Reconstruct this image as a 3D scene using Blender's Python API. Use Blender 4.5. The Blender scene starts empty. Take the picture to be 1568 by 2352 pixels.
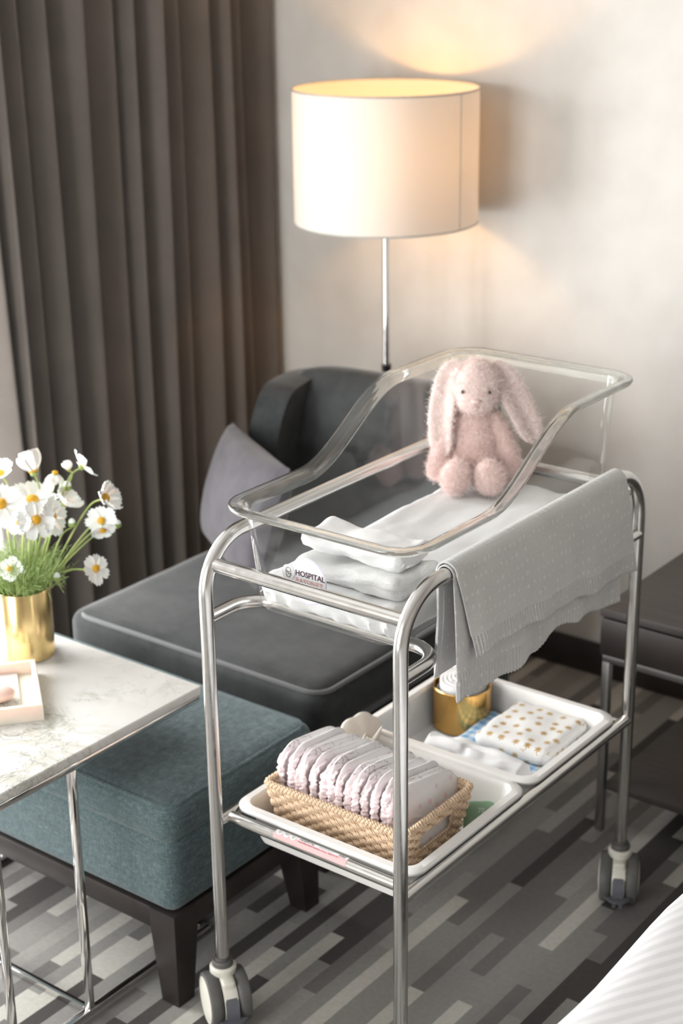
import bpy, bmesh, math, random
from mathutils import Vector, Matrix, noise
random.seed(7)
C = bpy.context.scene.collection
PI = math.pi
sin, cos = math.sin, math.cos

# ------------------------------------------------------------------ helpers
def link(name, me, m=None, parent=None, loc=None, rot=None, smooth=True, sharp=None):
    o = bpy.data.objects.new(name, me); C.objects.link(o)
    ms = m if isinstance(m, (list, tuple)) else [m]
    if m is not None:
        for x in ms: me.materials.append(x)
    if parent is not None: o.parent = parent
    if loc is not None: o.location = loc
    if rot is not None: o.rotation_euler = rot
    if smooth and hasattr(me, 'polygons'):
        me.polygons.foreach_set('use_smooth', [True]*len(me.polygons))
        if sharp: me.set_sharp_from_angle(angle=math.radians(sharp))
    return o

def obj(name, bm, m=None, parent=None, loc=None, rot=None, smooth=True, sharp=40, recalc=True):
    if recalc: bmesh.ops.recalc_face_normals(bm, faces=bm.faces[:])
    me = bpy.data.meshes.new(name); bm.to_mesh(me); bm.free()
    return link(name, me, m, parent, loc, rot, smooth, sharp)

def thing(name, label, cat, loc=(0,0,0), rz=0, group=None):
    o = bpy.data.objects.new(name, None); C.objects.link(o)
    o.location = loc; o.rotation_euler = (0,0,rz); o.empty_display_size = .05
    return tag(o, label, cat, group)

def tag(o, label, cat, group=None, kind=None):
    o['label'] = label; o['category'] = cat
    if group: o['group'] = group
    if kind: o['kind'] = kind
    return o

def struct(o):
    o['kind'] = 'structure'; return o

def solid(o, t, off=-1):
    s = o.modifiers.new('thick', 'SOLIDIFY'); s.thickness = t; s.offset = off; return o

def subsurf(o, n=2):
    s = o.modifiers.new('sub', 'SUBSURF'); s.levels = n; s.render_levels = n; return o

def realize(o):
    dg = bpy.context.evaluated_depsgraph_get(); dg.update()
    me = bpy.data.meshes.new_from_object(o.evaluated_get(dg))
    o.modifiers.clear(); o.data = me
    me.polygons.foreach_set('use_smooth', [True]*len(me.polygons))
    return o

def add_box(bm, lo, hi, bev=0, seg=2, mat=0):
    r = bmesh.ops.create_cube(bm, size=1)
    vs = r['verts']
    for v in vs:
        v.co = Vector([lo[i] + (v.co[i]+.5)*(hi[i]-lo[i]) for i in range(3)])
    fs = set(f for v in vs for f in v.link_faces)
    for f in fs: f.material_index = mat
    if bev > 0:
        es = list(set(e for v in vs for e in v.link_edges))
        bmesh.ops.bevel(bm, geom=es, offset=bev, segments=seg, profile=.5, affect='EDGES')
    return vs

def box(lo, hi, bev=0, seg=2):
    bm = bmesh.new(); add_box(bm, lo, hi, bev, seg); return bm

def fillet(pts, r, n=8, closed=False):
    pts = [Vector(p) for p in pts]; out = []
    N = len(pts)
    for i, p in enumerate(pts):
        if not closed and i in (0, N-1): out.append(p); continue
        a = (pts[i-1]-p); b = (pts[(i+1) % N]-p)
        rr = r[i] if isinstance(r, (list, tuple)) else r
        ang = a.angle(b); d = min(rr/math.tan(ang/2), a.length*.49 if 0 < i-1 or closed else a.length*.98, b.length*.98)
        rr = d*math.tan(ang/2)
        a.normalize(); b.normalize()
        bis = (a+b).normalized(); cen = p + bis*(rr/sin(ang/2))
        s = p+a*d-cen; e = p+b*d-cen
        for k in range(n+1):
            q = s.lerp(e, k/n).normalized()*rr if s.angle(e) > 1e-4 else s
            th = s.angle(e); t = k/n
            if th > 1e-4: q = (s*sin((1-t)*th)+e*sin(t*th))/sin(th)
            out.append(cen+q)
    return out

def add_tube(bm, pts, r, seg=12, closed=False, cap=True, mat=0):
    pts = [Vector(p) for p in pts]; N = len(pts)
    R = r if callable(r) else (lambda t: r)
    tang = []
    for i in range(N):
        if closed: t = pts[(i+1) % N]-pts[i-1]
        else: t = pts[min(i+1, N-1)]-pts[max(i-1, 0)]
        tang.append(t.normalized() if t.length > 1e-9 else Vector((0,0,1)))
    n = tang[0].orthogonal().normalized()
    rings = []
    for i in range(N):
        t = tang[i]; n = (n - t*n.dot(t))
        n = n.normalized() if n.length > 1e-6 else t.orthogonal().normalized()
        b = t.cross(n); rad = R(i/max(1, N-1))
        rings.append([bm.verts.new(pts[i]+(n*cos(2*PI*k/seg)+b*sin(2*PI*k/seg))*rad) for k in range(seg)])
    for i in range(N if closed else N-1):
        a, b2 = rings[i], rings[(i+1) % N]
        off = 0
        if closed and i == N-1:   # match twist
            off = min(range(seg), key=lambda o: (a[0].co-b2[o].co).length)
        for k in range(seg):
            f = bm.faces.new((a[k], a[(k+1) % seg], b2[(k+1+off) % seg], b2[(k+off) % seg])); f.material_index = mat
    if cap and not closed:
        bm.faces.new(rings[0][::-1]).material_index = mat; bm.faces.new(rings[-1]).material_index = mat

def tube(pts, r, seg=12, **k):
    bm = bmesh.new(); add_tube(bm, pts, r, seg, **k); return bm

def smooth_path(pts, n=6):
    P = [Vector(p) for p in pts]; out = []
    for i in range(len(P)-1):
        p0, p1, p2, p3 = P[max(i-1, 0)], P[i], P[i+1], P[min(i+2, len(P)-1)]
        for k in range(n):
            t = k/n
            out.append(.5*((2*p1)+(p2-p0)*t+(2*p0-5*p1+4*p2-p3)*t*t+(3*p1-p0-3*p2+p3)*t**3))
    out.append(P[-1]); return out

def add_lathe(bm, prof, seg=48, cen=(0,0,0), mat=0, cap0=False, cap1=False, M=None):
    rings = []
    for r, z in prof:
        if r < 1e-6:
            p = Vector((0,0,z)); p = M @ p if M else p
            rings.append([bm.verts.new(p+Vector(cen))]); continue
        ring = []
        for k in range(seg):
            p = Vector((r*cos(2*PI*k/seg), r*sin(2*PI*k/seg), z)); p = M @ p if M else p
            ring.append(bm.verts.new(p+Vector(cen)))
        rings.append(ring)
    for a, b in zip(rings, rings[1:]):
        for k in range(seg):
            k2 = (k+1) % seg
            if len(a) == 1 and len(b) == 1: continue
            if len(a) == 1: f = bm.faces.new((a[0], b[k2], b[k]))
            elif len(b) == 1: f = bm.faces.new((a[k], a[k2], b[0]))
            else: f = bm.faces.new((a[k], a[k2], b[k2], b[k]))
            f.material_index = mat
    if cap0 and len(rings[0]) > 1: bm.faces.new(rings[0][::-1]).material_index = mat
    if cap1 and len(rings[-1]) > 1: bm.faces.new(rings[-1]).material_index = mat

def lathe(prof, seg=48, **k):
    bm = bmesh.new(); add_lathe(bm, prof, seg, **k); return bm

def surf(fn, nu, nv, closeu=False, mat=0, bm=None):
    bm = bm or bmesh.new()
    g = [[bm.verts.new(fn(i/(nu if closeu else nu), j/nv)) for j in range(nv+1)] for i in range(nu if closeu else nu+1)]
    n = len(g)
    for i in range(n if closeu else n-1):
        a, b = g[i], g[(i+1) % n]
        for j in range(nv):
            f = bm.faces.new((a[j], b[j], b[j+1], a[j+1])); f.material_index = mat
    return bm

def rrect(x0, x1, y0, y1, r, per=8, edge=6):
    """rounded rectangle as list of (x, y, nx, ny)"""
    out = []
    cs = [(x1-r, y0+r, -PI/2), (x1-r, y1-r, 0), (x0+r, y1-r, PI/2), (x0+r, y0+r, PI)]
    for i, (cx, cy, a0) in enumerate(cs):
        for k in range(per+1):
            a = a0+PI/2*k/per
            out.append((cx+r*cos(a), cy+r*sin(a), cos(a), sin(a)))
        cx2, cy2, a2 = cs[(i+1) % 4]
        p = out[-1]; q = (cx2+r*cos(a2), cy2+r*sin(a2))
        for k in range(1, edge):
            t = k/edge
            out.append((p[0]+(q[0]-p[0])*t, p[1]+(q[1]-p[1])*t, p[2], p[3]))
    return out

def loft(rings, fill0=False, fill1=False, bm=None, closed=True, cyc=False):
    bm = bm or bmesh.new()
    R = [[bm.verts.new(p) for p in ring] for ring in rings]
    n = len(R[0])
    prs = list(zip(R, R[1:])) + ([(R[-1], R[0])] if cyc else [])
    for a, b in prs:
        for k in range(n if closed else n-1):
            bm.faces.new((a[k], a[(k+1) % n], b[(k+1) % n], b[k]))
    if fill0: bm.faces.new(R[0][::-1])
    if fill1: bm.faces.new(R[-1])
    return bm

def nz(p, s=1, o=0): return noise.noise(Vector(p)*s+Vector((o*7.3, o*3.1, o*1.7)))

def slab(sx, sy, sz, r, n=20, amp=0, fs=12, seed=0, disp=None, nzc=None):
    """rounded soft block centred in x,y with its base at z=0"""
    bm = bmesh.new()
    bmesh.ops.create_cube(bm, size=2)
    bmesh.ops.subdivide_edges(bm, edges=bm.edges[:], cuts=n, use_grid_fill=True)
    h = Vector((sx/2, sy/2, sz/2))
    for v in bm.verts:
        q = Vector([sin(c*PI/2) for c in v.co])
        p = Vector([q[i]*h[i] for i in range(3)])
        core = Vector([max(-(h[i]-min(r, h[i])), min(h[i]-min(r, h[i]), p[i])) for i in range(3)])
        d = p-core
        if d.length > 1e-9: p = core + d.normalized()*min(r, max(d.length, r)) if min(h) >= r else core+Vector([d[i] for i in range(3)])
        if min(h) < r:
            # flat pillow: ellipsoidal edge
            e = Vector((d.x/r if h.x > r else 0, d.y/r if h.y > r else 0, 0))
            k = max(0, 1-(e.length)**2); 
            if e.length > 1: e.normalize(); k = 0
            p = Vector((core.x+e.x*r, core.y+e.y*r, p.z*math.sqrt(max(k, .0))))
        nn = Vector((nz(p, fs, seed), nz(p, fs, seed+1), nz(p, fs, seed+2)))*amp
        p = p+nn
        p.z += sz/2
        if disp: p = disp(p)
        v.co = p
    bmesh.ops.remove_doubles(bm, verts=bm.verts[:], dist=1e-6)
    return bm

def text_mesh(s, size, bold=0, align='LEFT', sp=1.0):
    cu = bpy.data.curves.new('txt', 'FONT'); cu.body = s; cu.size = size; cu.align_x = align
    cu.offset = bold*size; cu.space_character = sp; cu.resolution_u = 3
    o = bpy.data.objects.new('txt', cu); C.objects.link(o)
    dg = bpy.context.evaluated_depsgraph_get(); dg.update()
    me = bpy.data.meshes.new_from_object(o.evaluated_get(dg))
    bpy.data.objects.remove(o); bpy.data.curves.remove(cu)
    return me

# ------------------------------------------------------------------ materials
class G:
    """tiny node-graph builder"""
    def __init__(s, name):
        s.m = bpy.data.materials.new(name); s.m.use_nodes = True
        s.t = s.m.node_tree; s.n = s.t.nodes; s.b = s.n['Principled BSDF']; s.out = s.n['Material Output']
        s.co = None
    def new(s, typ, **k):
        x = s.n.new(typ)
        for a, b in k.items(): setattr(x, a, b)
        return x
    def put(s, sock, v):
        if hasattr(v, 'is_output') or isinstance(v, bpy.types.NodeSocket): s.t.links.new(v, sock)
        elif v is not None:
            if sock.type == 'RGBA' and len(v) == 3: v = (*v, 1)
            sock.default_value = v
    def obj(s):
        if s.co is None: s.co = s.new('ShaderNodeTexCoord').outputs['Object']
        return s.co
    def mapping(s, scale=(1,1,1), rot=(0,0,0), loc=(0,0,0), vec=None):
        x = s.new('ShaderNodeMapping'); s.put(x.inputs[0], vec or s.obj())
        x.inputs['Scale'].default_value = scale; x.inputs['Rotation'].default_value = rot; x.inputs['Location'].default_value = loc
        return x.outputs[0]
    def noise(s, scale=5, detail=4, rough=.5, vec=None, dist=0):
        x = s.new('ShaderNodeTexNoise'); s.put(x.inputs['Vector'], vec or s.obj())
        x.inputs['Scale'].default_value = scale; x.inputs['Detail'].default_value = detail
        x.inputs['Roughness'].default_value = rough; x.inputs['Distortion'].default_value = dist
        return x.outputs['Fac']
    def wave(s, scale, vec=None, axis='X', dist=0, prof='SIN'):
        x = s.new('ShaderNodeTexWave', bands_direction=axis, wave_profile=prof); s.put(x.inputs['Vector'], vec or s.obj())
        x.inputs['Scale'].default_value = scale; x.inputs['Distortion'].default_value = dist
        return x.outputs['Fac']
    def math(s, op, a, b=None, c=None, clamp=False):
        x = s.new('ShaderNodeMath', operation=op, use_clamp=clamp)
        for i, v in enumerate((a, b, c)):
            if v is not None: s.put(x.inputs[i], v)
        return x.outputs[0]
    def ramp(s, fac, stops, interp='LINEAR'):
        x = s.new('ShaderNodeValToRGB'); s.put(x.inputs[0], fac); cr = x.color_ramp; cr.interpolation = interp
        while len(cr.elements) < len(stops): cr.elements.new(.5)
        for e, (p, c) in zip(cr.elements, stops):
            e.position = p; e.color = (*c, 1) if len(c) == 3 else c
        return x.outputs[0]
    def mix(s, fac, a, b, typ='MIX'):
        x = s.new('ShaderNodeMix', data_type='RGBA', blend_type=typ)
        s.put(x.inputs[0], fac); s.put(x.inputs[6], a); s.put(x.inputs[7], b)
        return x.outputs[2]
    def sep(s, v=None):
        x = s.new('ShaderNodeSeparateXYZ'); s.put(x.inputs[0], v or s.obj()); return x.outputs
    def comb(s, a, b, c=0.0):
        x = s.new('ShaderNodeCombineXYZ')
        for i, v in enumerate((a, b, c)): s.put(x.inputs[i], v)
        return x.outputs[0]
    def white(s, v):
        x = s.new('ShaderNodeTexWhiteNoise', noise_dimensions='3D'); s.put(x.inputs[0], v); return x.outputs['Value']
    def bump(s, h, strength=.3, dist=.002):
        x = s.new('ShaderNodeBump'); x.inputs['Strength'].default_value = strength; x.inputs['Distance'].default_value = dist
        s.put(x.inputs['Height'], h); s.t.links.new(x.outputs[0], s.b.inputs['Normal']); return x
    def set(s, **k):
        for a, v in k.items():
            s.put(s.b.inputs[{'col': 'Base Color', 'rough': 'Roughness', 'metal': 'Metallic', 'sheen': 'Sheen Weight',
                'sss': 'Subsurface Weight', 'spec': 'Specular IOR Level', 'coat': 'Coat Weight', 'srough': 'Sheen Roughness', 'stint': 'Sheen Tint'}[a]], v)
        return s

def plain(name, col, rough=.5, metal=0, var=.08, scale=40, **k):
    g = G(name); f = g.noise(scale, 3)
    g.set(col=g.ramp(f, [(.3, tuple(c*(1-var) for c in col)), (.7, tuple(min(1, c*(1+var)) for c in col))]), rough=rough, metal=metal, **k)
    return g.m

def fabric(name, col, weave=900, var=.12, vs=14, rough=.9, sheen=.2, bump=.25, bd=.0006, col2=None):
    g = G(name)
    v = g.noise(vs, 4, .6)
    c2 = col2 or tuple(c*(1-var*2) for c in col)
    col_ = g.ramp(v, [(.3, c2), (.7, col)])
    w1 = g.wave(weave/6.28, axis='X', dist=1.5); w2 = g.wave(weave/6.28, axis='Y', dist=1.5); w3 = g.wave(weave/6.28, axis='Z', dist=1.5)
    h = g.math('ADD', g.math('MULTIPLY', g.math('ADD', g.math('ADD', w1, w2), w3), .12), g.noise(weave*.35, 3, .7))
    fine = g.noise(weave*.6, 2)
    g.set(col=g.mix(.25, col_, g.ramp(fine, [(.2, tuple(c*.6 for c in col)), (.8, tuple(min(1, c*1.3) for c in col))])), rough=rough, sheen=sheen, spec=.2)
    g.bump(h, bump, bd)
    return g.m

M = {}
def steel():
    g = G('brushed_steel'); n = g.noise(60, 3, .6)
    g.set(col=(.66, .65, .635), metal=1.0, rough=g.ramp(n, [(.3, (.17,)*3), (.7, (.26,)*3)])); g.bump(g.noise(900, 2), .03, .0002)
    return g.m
M['steel'] = steel()
M['chrome'] = plain('polished_chrome', (.80, .79, .78), .09, 1, .03)
M['brass'] = plain('brushed_brass', (.80, .60, .28), .2, 1, .05)
M['gold'] = plain('golden_metal', (.90, .53, .17), .2, 1, .05)
M['plastic'] = plain('white_plastic', (.80, .79, .77), .28, 0, .01, 4)
M['hub'] = plain('cream_plastic', (.70, .68, .60), .35, 0, .04, 20)
M['tyre'] = plain('dark_grey_rubber', (.10, .10, .095), .55, 0, .15, 30)
M['pedal'] = plain('slate_plastic', (.105, .108, .125), .5, 0, .1, 30)
M['white_cotton'] = fabric('white_cotton', (.79, .79, .79), 1500, .03, 10, .95, .1, .15, .0004)
M['white_towel'] = fabric('white_terry', (.77, .77, .76), 700, .05, 30, .98, .2, .6, .0012)
M['black'] = plain('black_bead', (.012, .012, .014), .15, 0, .1)
M['dark_wood'] = plain('dark_stained_wood', (.020, .015, .0135), .42, 0, .3, 12)
M['rubber_white'] = plain('ivory_rubber', (.78, .75, .68), .5, 0, .03, 10, sss=.05)
M['ink'] = plain('dark_ink', (.03, .028, .035), .6)
M['plum_ink'] = plain('plum_ink', (.07, .03, .06), .6)
M['pink_ink'] = plain('coral_ink', (.72, .28, .27), .6)
M['pink_label'] = plain('pink_label', (.80, .40, .40), .5, 0, .02)
M['white_label'] = plain('white_label', (.76, .76, .76), .4, 0, .02)
M['lilac_label'] = plain('lilac_label', (.62, .60, .72), .4, 0, .02)
M['grey_ink'] = plain('pale_grey_ink', (.55, .55, .57), .6)

def acrylic():
    g = G('clear_acrylic')
    tr = g.new('ShaderNodeBsdfTransparent'); gl = g.new('ShaderNodeBsdfGlossy')
    lw = g.new('ShaderNodeLayerWeight'); lw.inputs[0].default_value = .35
    gl.inputs['Roughness'].default_value = .03; gl.inputs['Color'].default_value = (1, 1, 1, 1)
    tr.inputs['Color'].default_value = (.965, .972, .97, 1)
    fac = g.math('ADD', g.math('MULTIPLY', g.math('POWER', lw.outputs['Facing'], 2.5), .5), g.math('ADD', .03, g.math('MULTIPLY', g.noise(25, 4, .7), .02)))
    mx = g.new('ShaderNodeMixShader'); g.put(mx.inputs[0], fac)
    g.t.links.new(tr.outputs[0], mx.inputs[1]); g.t.links.new(gl.outputs[0], mx.inputs[2])
    g.t.links.new(mx.outputs[0], g.out.inputs[0]); return g.m
M['acrylic'] = acrylic()
def acrylic_rim():
    g = G('clear_acrylic_edge')
    gl = g.new('ShaderNodeBsdfGlass'); gl.inputs['IOR'].default_value = 1.45; gl.inputs['Roughness'].default_value = .0
    gl.inputs['Color'].default_value = (.97, .985, .98, 1)
    tr = g.new('ShaderNodeBsdfTransparent'); mx = g.new('ShaderNodeMixShader'); mx.inputs[0].default_value = .12
    g.t.links.new(gl.outputs[0], mx.inputs[1]); g.t.links.new(tr.outputs[0], mx.inputs[2])
    g.t.links.new(mx.outputs[0], g.out.inputs[0]); return g.m
M['acrylic_rim'] = acrylic_rim()

# ------------------------------------------------------------------ camera
YAW, PITCH, ROLL = -.6571, .3548, -.0135
CAM = Vector((1.7799, -1.9135, 2.0095))
fw = Vector((sin(YAW)*cos(PITCH), cos(YAW)*cos(PITCH), -sin(PITCH)))
rt = Vector((cos(YAW), -sin(YAW), 0)); up = rt.cross(fw)
rt, up = cos(ROLL)*rt+sin(ROLL)*up, -sin(ROLL)*rt+cos(ROLL)*up
cd = bpy.data.cameras.new('camera'); cam = bpy.data.objects.new('camera', cd); C.objects.link(cam)
cam.matrix_world = Matrix(((rt.x, up.x, -fw.x, CAM.x), (rt.y, up.y, -fw.y, CAM.y), (rt.z, up.z, -fw.z, CAM.z), (0, 0, 0, 1)))
cd.sensor_fit = 'VERTICAL'; cd.sensor_height = 36; cd.sensor_width = 24; cd.lens = 3687.33/2352*36
cd.clip_start = .05
cd.dof.use_dof = True; cd.dof.focus_distance = 2.62; cd.dof.aperture_fstop = 3.4
bpy.context.scene.camera = cam

# ------------------------------------------------------------------ room
XL, XR, YB, YF, ZC = -1.46, 3.3, 1.76, -4.2, 2.65
def carpet():
    g = G('striped_carpet'); s = g.sep()
    W, L = .034, .34
    u = g.math('DIVIDE', s[0], W); row = g.math('FLOOR', u)
    v = g.math('ADD', g.math('DIVIDE', s[1], L), g.math('MULTIPLY', row, .27))
    v = g.math('ADD', v, g.math('MULTIPLY', g.math('FLOOR', g.math('DIVIDE', row, 3)), .13))
    cell = g.math('FLOOR', v)
    h = g.white(g.comb(row, cell, .5))
    lvl = g.ramp(h, [(0, (.085, .077, .073)), (.10, (.22, .21, .20)), (.32, (.36, .35, .33)), (.68, (.43, .415, .39)), (.82, (.68, .66, .60))], 'CONSTANT')
    f = g.noise(700, 3, .7); f2 = g.noise(90, 3, .6)
    c = g.mix(.5, lvl, g.ramp(f, [(.25, (.35,)*3), (.75, (1.0,)*3)]), 'MULTIPLY')
    c = g.mix(.35, c, g.ramp(f2, [(.3, (.6,)*3), (.7, (1,)*3)]), 'MULTIPLY')
    g.set(col=c, rough=.98, spec=.05, sheen=.1); g.bump(g.noise(500, 3, .7), .7, .004)
    return g.m
bm = box((XL-.1, YF-.1, -.06), (XR+.1, YB+.1, 0))
struct(obj('floor', bm, carpet()))
def wallmat():
    g = G('woven_wall_covering')
    n = g.noise(9, 4); w = g.wave(260, axis='X', dist=3); w2 = g.wave(260, axis='Z', dist=3)
    g.set(col=g.ramp(n, [(.3, (.64, .62, .585)), (.7, (.70, .68, .645))]), rough=.85, spec=.15)
    g.bump(g.math('ADD', w, w2), .12, .0006); return g.m
M['wall'] = wallmat(); M['ceil'] = plain('matt_ceiling', (.55, .54, .52), .9, 0, .02, 3); M['wall_dark'] = plain('bounce_tuned_wall', (.44, .41, .38), .7, 0, .1, 3)  # right wall is unseen; its darker tone is chosen for bounce and fill light
struct(obj('wall_back', box((XL-.1, YB, 0), (XR+.1, YB+.1, ZC)), M['wall']))
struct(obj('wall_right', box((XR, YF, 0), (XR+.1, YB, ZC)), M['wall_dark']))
def holed_wall(axis, c0, c1, a0, a1, h0, h1, z0, z1):
    bm = bmesh.new()
    def b(p0, p1, q0, q1):
        if axis == 'x': add_box(bm, (c0, p0, q0), (c1, p1, q1))
        else: add_box(bm, (p0, c0, q0), (p1, c1, q1))
    b(a0, h0, 0, ZC); b(h1, a1, 0, ZC); b(h0, h1, 0, z0); b(h0, h1, z1, ZC); return bm
struct(obj('wall_left', holed_wall('x', XL-.1, XL, YF, YB, -1.15, .78, .12, 2.45), M['wall']))
struct(obj('wall_front', holed_wall('y', YF-.1, YF, XL, XR, -1.30, .55, .35, 2.45), M['wall']))
struct(obj('ceiling', box((XL-.1, YF-.1, ZC), (XR+.1, YB+.1, ZC+.08)), M['ceil']))
M['frame'] = plain('window_frame_grey', (.25, .24, .23), .4)
def window(name, axis, c, a0, a1, z0, z1):
    bm = bmesh.new(); t = .03
    segs = [(a0, a0+t, z0, z1), (a1-t, a1, z0, z1), (a0, a1, z0, z0+t), (a0, a1, z1-t, z1), ((a0+a1)/2-t/2, (a0+a1)/2+t/2, z0, z1)]
    for p0, p1, q0, q1 in segs:
        if axis == 'x': add_box(bm, (c-.025, p0, q0), (c+.025, p1, q1))
        else: add_box(bm, (p0, c-.025, q0), (p1, c+.025, q1))
    return struct(obj(name, bm, M['frame']))
window('window_1', 'x', XL-.05, -1.15, .78, .12, 2.45)
window('window_2', 'y', YF-.05, -1.30, .55, .35, 2.45)
struct(obj('baseboard_back', box((XL, YB-.016, 0), (XR, YB, .095), .003), M['dark_wood']))
struct(obj('baseboard_left', box((XL, .6, 0), (XL+.016, YB-.016, .095), .003), M['dark_wood']))

# ------------------------------------------------------------------ lights
w = bpy.data.worlds.new('sky'); bpy.context.scene.world = w; w.use_nodes = True
w.node_tree.nodes['Background'].inputs[0].default_value = (.86, .93, 1, 1)
w.node_tree.nodes['Background'].inputs[1].default_value = 1.0
def area(name, loc, look, sx, sy, power, col):
    l = bpy.data.lights.new(name, 'AREA'); l.shape = 'RECTANGLE'; l.size = sx; l.size_y = sy; l.energy = power; l.color = col
    o = bpy.data.objects.new(name, l); C.objects.link(o); o.location = loc
    o.rotation_euler = (Vector(look)-Vector(loc)).to_track_quat('-Z', 'Y').to_euler(); return o
area('window_light_left', (XL-.12, -.20, 1.12), (2, -.36, .8), 1.7, 1.9, 125, (1.0, .99, .98))
area('window_light_front', (-.40, YF-.12, 1.45), (-.40, 2, 1.30), 1.7, 2.0, 112, (1.0, .99, .975))

# ------------------------------------------------------------------ bassinet trolley
W, L, TR = .42, .8181, .0128
HT, HC, HS = .990, .945, .431
tr = thing('bassinet_trolley', 'tubular stainless steel bassinet trolley on twin-wheel castors', 'trolley')
for x in (0, W):
    obj('side_frame', tube(fillet([(x, 0, .136), (x, 0, HT), (x, L, HT), (x, L, .136)], .098, 14), TR, 24), M['steel'], tr)
    obj('shelf_side_rail', tube([(x, .006, HS), (x, L-.006, HS)], TR*.92, 20), M['steel'], tr)
for y in (.02, L-.02):
    obj('cross_rail', tube([(.004, y, HC), (W-.004, y, HC)], TR, 24), M['steel'], tr)
front_rail = None
for y in (.034, L-.034):
    o = obj('shelf_end_rail', tube([(.008, y, HS), (W-.008, y, HS)], TR*.92, 20), M['steel'], tr)
    if y < .1: front_rail = o
for y, s in ((0, 1), (L, -1)):
    obj('support_hoop', tube(fillet([(0, y, .848), (0, y+s*.124, .848), (W, y+s*.124, .848), (W, y, .848)], .060, 12), TR*.95, 20), M['steel'], tr)

def caster(x, y, rz):
    c = bpy.data.objects.new('caster', None); C.objects.link(c); c.parent = tr; c.scale = (1.08,)*3; c.location = (x, y, 0); c.rotation_euler = (0, 0, rz)
    # local: axle along x, heading (pedal) -y
    R, off = .050, -.010
    bm = bmesh.new()
    add_lathe(bm, [(.0, .094), (.0215, .094), (.024, .098), (.024, .108), (.0205, .112), (.0165, .112)], 32)
    add_box(bm, (-.0125, off-.032, .030), (.0125, .020, .098), .006, 3)
    prof = [(0, -.013), (.046, -.013), (.047, -.011), (.047, .011), (.046, .013), (0, .013)]
    add_lathe(bm, prof, 40, cen=(0, off, R), M=Matrix.Rotation(PI/2, 4, 'Y'))
    obj('fork_housing', bm, M['hub'], c)
    obj('stem_collar', lathe([(.0, .110), (.0175, .110), (.0185, .113), (.0185, .119), (.0165, .1225), (.0135, .1225), (.0135, .128), (0, .128)], 32), M['tyre'], c)
    for s in (-1, 1):
        bm = bmesh.new(); Mx = Matrix.Rotation(s*PI/2, 4, 'Y')
        add_lathe(bm, [(.030, .0145), (.0455, .0145), (.0485, .017), (R, .022), (R, .031), (.0485, .0355), (.0445, .0375), (.0425, .0375)], 48, cen=(0, off, R), M=Mx)
        add_lathe(bm, [(.0425, .0372), (.041, .0365), (.030, .0395), (.012, .041), (0, .0412)], 48, cen=(0, off, R), M=Mx, mat=1)
        obj('wheel', bm, [M['tyre'], M['hub']], c)
    bm = bmesh.new()
    pts = [(0, off-.034, .078), (0, off-.046, .067), (0, off-.0525, .050), (0, off-.054, .034)]
    P = smooth_path(pts, 5)
    rings = []
    for k, p in enumerate(P):
        t = k/(len(P)-1); hw = .0115*math.sqrt(max(.15, min(1, t*3)))
        rings.append([p+Vector((-hw, 0, 0)), p+Vector((hw, 0, 0)), p+Vector((hw, .008, -.002)), p+Vector((-hw, .008, -.002))])
    loft(rings, True, True, bm)
    fl = [(-.026, off-.052), (-.014, off-.066), (0, off-.070), (.014, off-.066), (.026, off-.052), (.012, off-.047), (-.012, off-.047)]
    loft([[(a, b, .0305) for a, b in fl], [(a, b, .0345) for a, b in fl]], True, True, bm)
    add_box(bm, (-.010, off-.053, .010), (-.003, off-.044, .032), .001); add_box(bm, (.003, off-.053, .010), (.010, off-.044, .032), .001)
    obj('brake_pedal', bm, M['pedal'], c, sharp=35)
    return c
caster(0, 0, math.radians(57)); caster(W, 0, math.radians(30)); caster(W, L, math.radians(26)); caster(0, L, math.radians(70))

# printed strip wrapped on the front shelf rail
RS = TR*.92+.0004
def on_rail(a, b, lift=0):
    th = math.radians(12)+b/RS
    return Vector((a, .034-(RS+lift)*cos(th), HS+(RS+lift)*sin(th)))
X0, X1, BH = .118, .283, RS*math.radians(98)
def strip_fn(u, v): return on_rail(X0+(X1-X0)*u, BH*v)
bm = surf(strip_fn, 30, 16)
for f in bm.faces:
    f.material_index = 0 if f.calc_center_median().z < HS+RS*sin(math.radians(12+60)) else 1
strip = obj('rail_label', bm, [M['pink_label'], M['white_label']], tr)
strip['label'] = 'pink and white printed strip'
def wrap_text(s, size, a, b, mat, bold=0, slant=.18, name='lettering', par=None, sp=1.0):
    me = text_mesh(s, size, bold, sp=sp)
    for v in me.vertices:
        x, y = v.co.x+slant*v.co.y, v.co.y
        v.co = on_rail(a+x, b+y, .0003)
    return link(name, me, mat, par, smooth=False)
wrap_text('HOSPITAL', .0078, .172, RS*math.radians(64), M['ink'], .012, .2, par=strip)
wrap_text('BASSINET', .0078, .2165, RS*math.radians(64), M['grey_ink'], -.008, .2, par=strip)
wrap_text('HIRE', .0078, .2605, RS*math.radians(64), M['ink'], .012, .2, par=strip)
wrap_text('hospitalbassinethiresydney.com.au / 0402271751', .0046, .172, RS*math.radians(43), M['plum_ink'], 0, 0, par=strip, sp=1.02)
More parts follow.
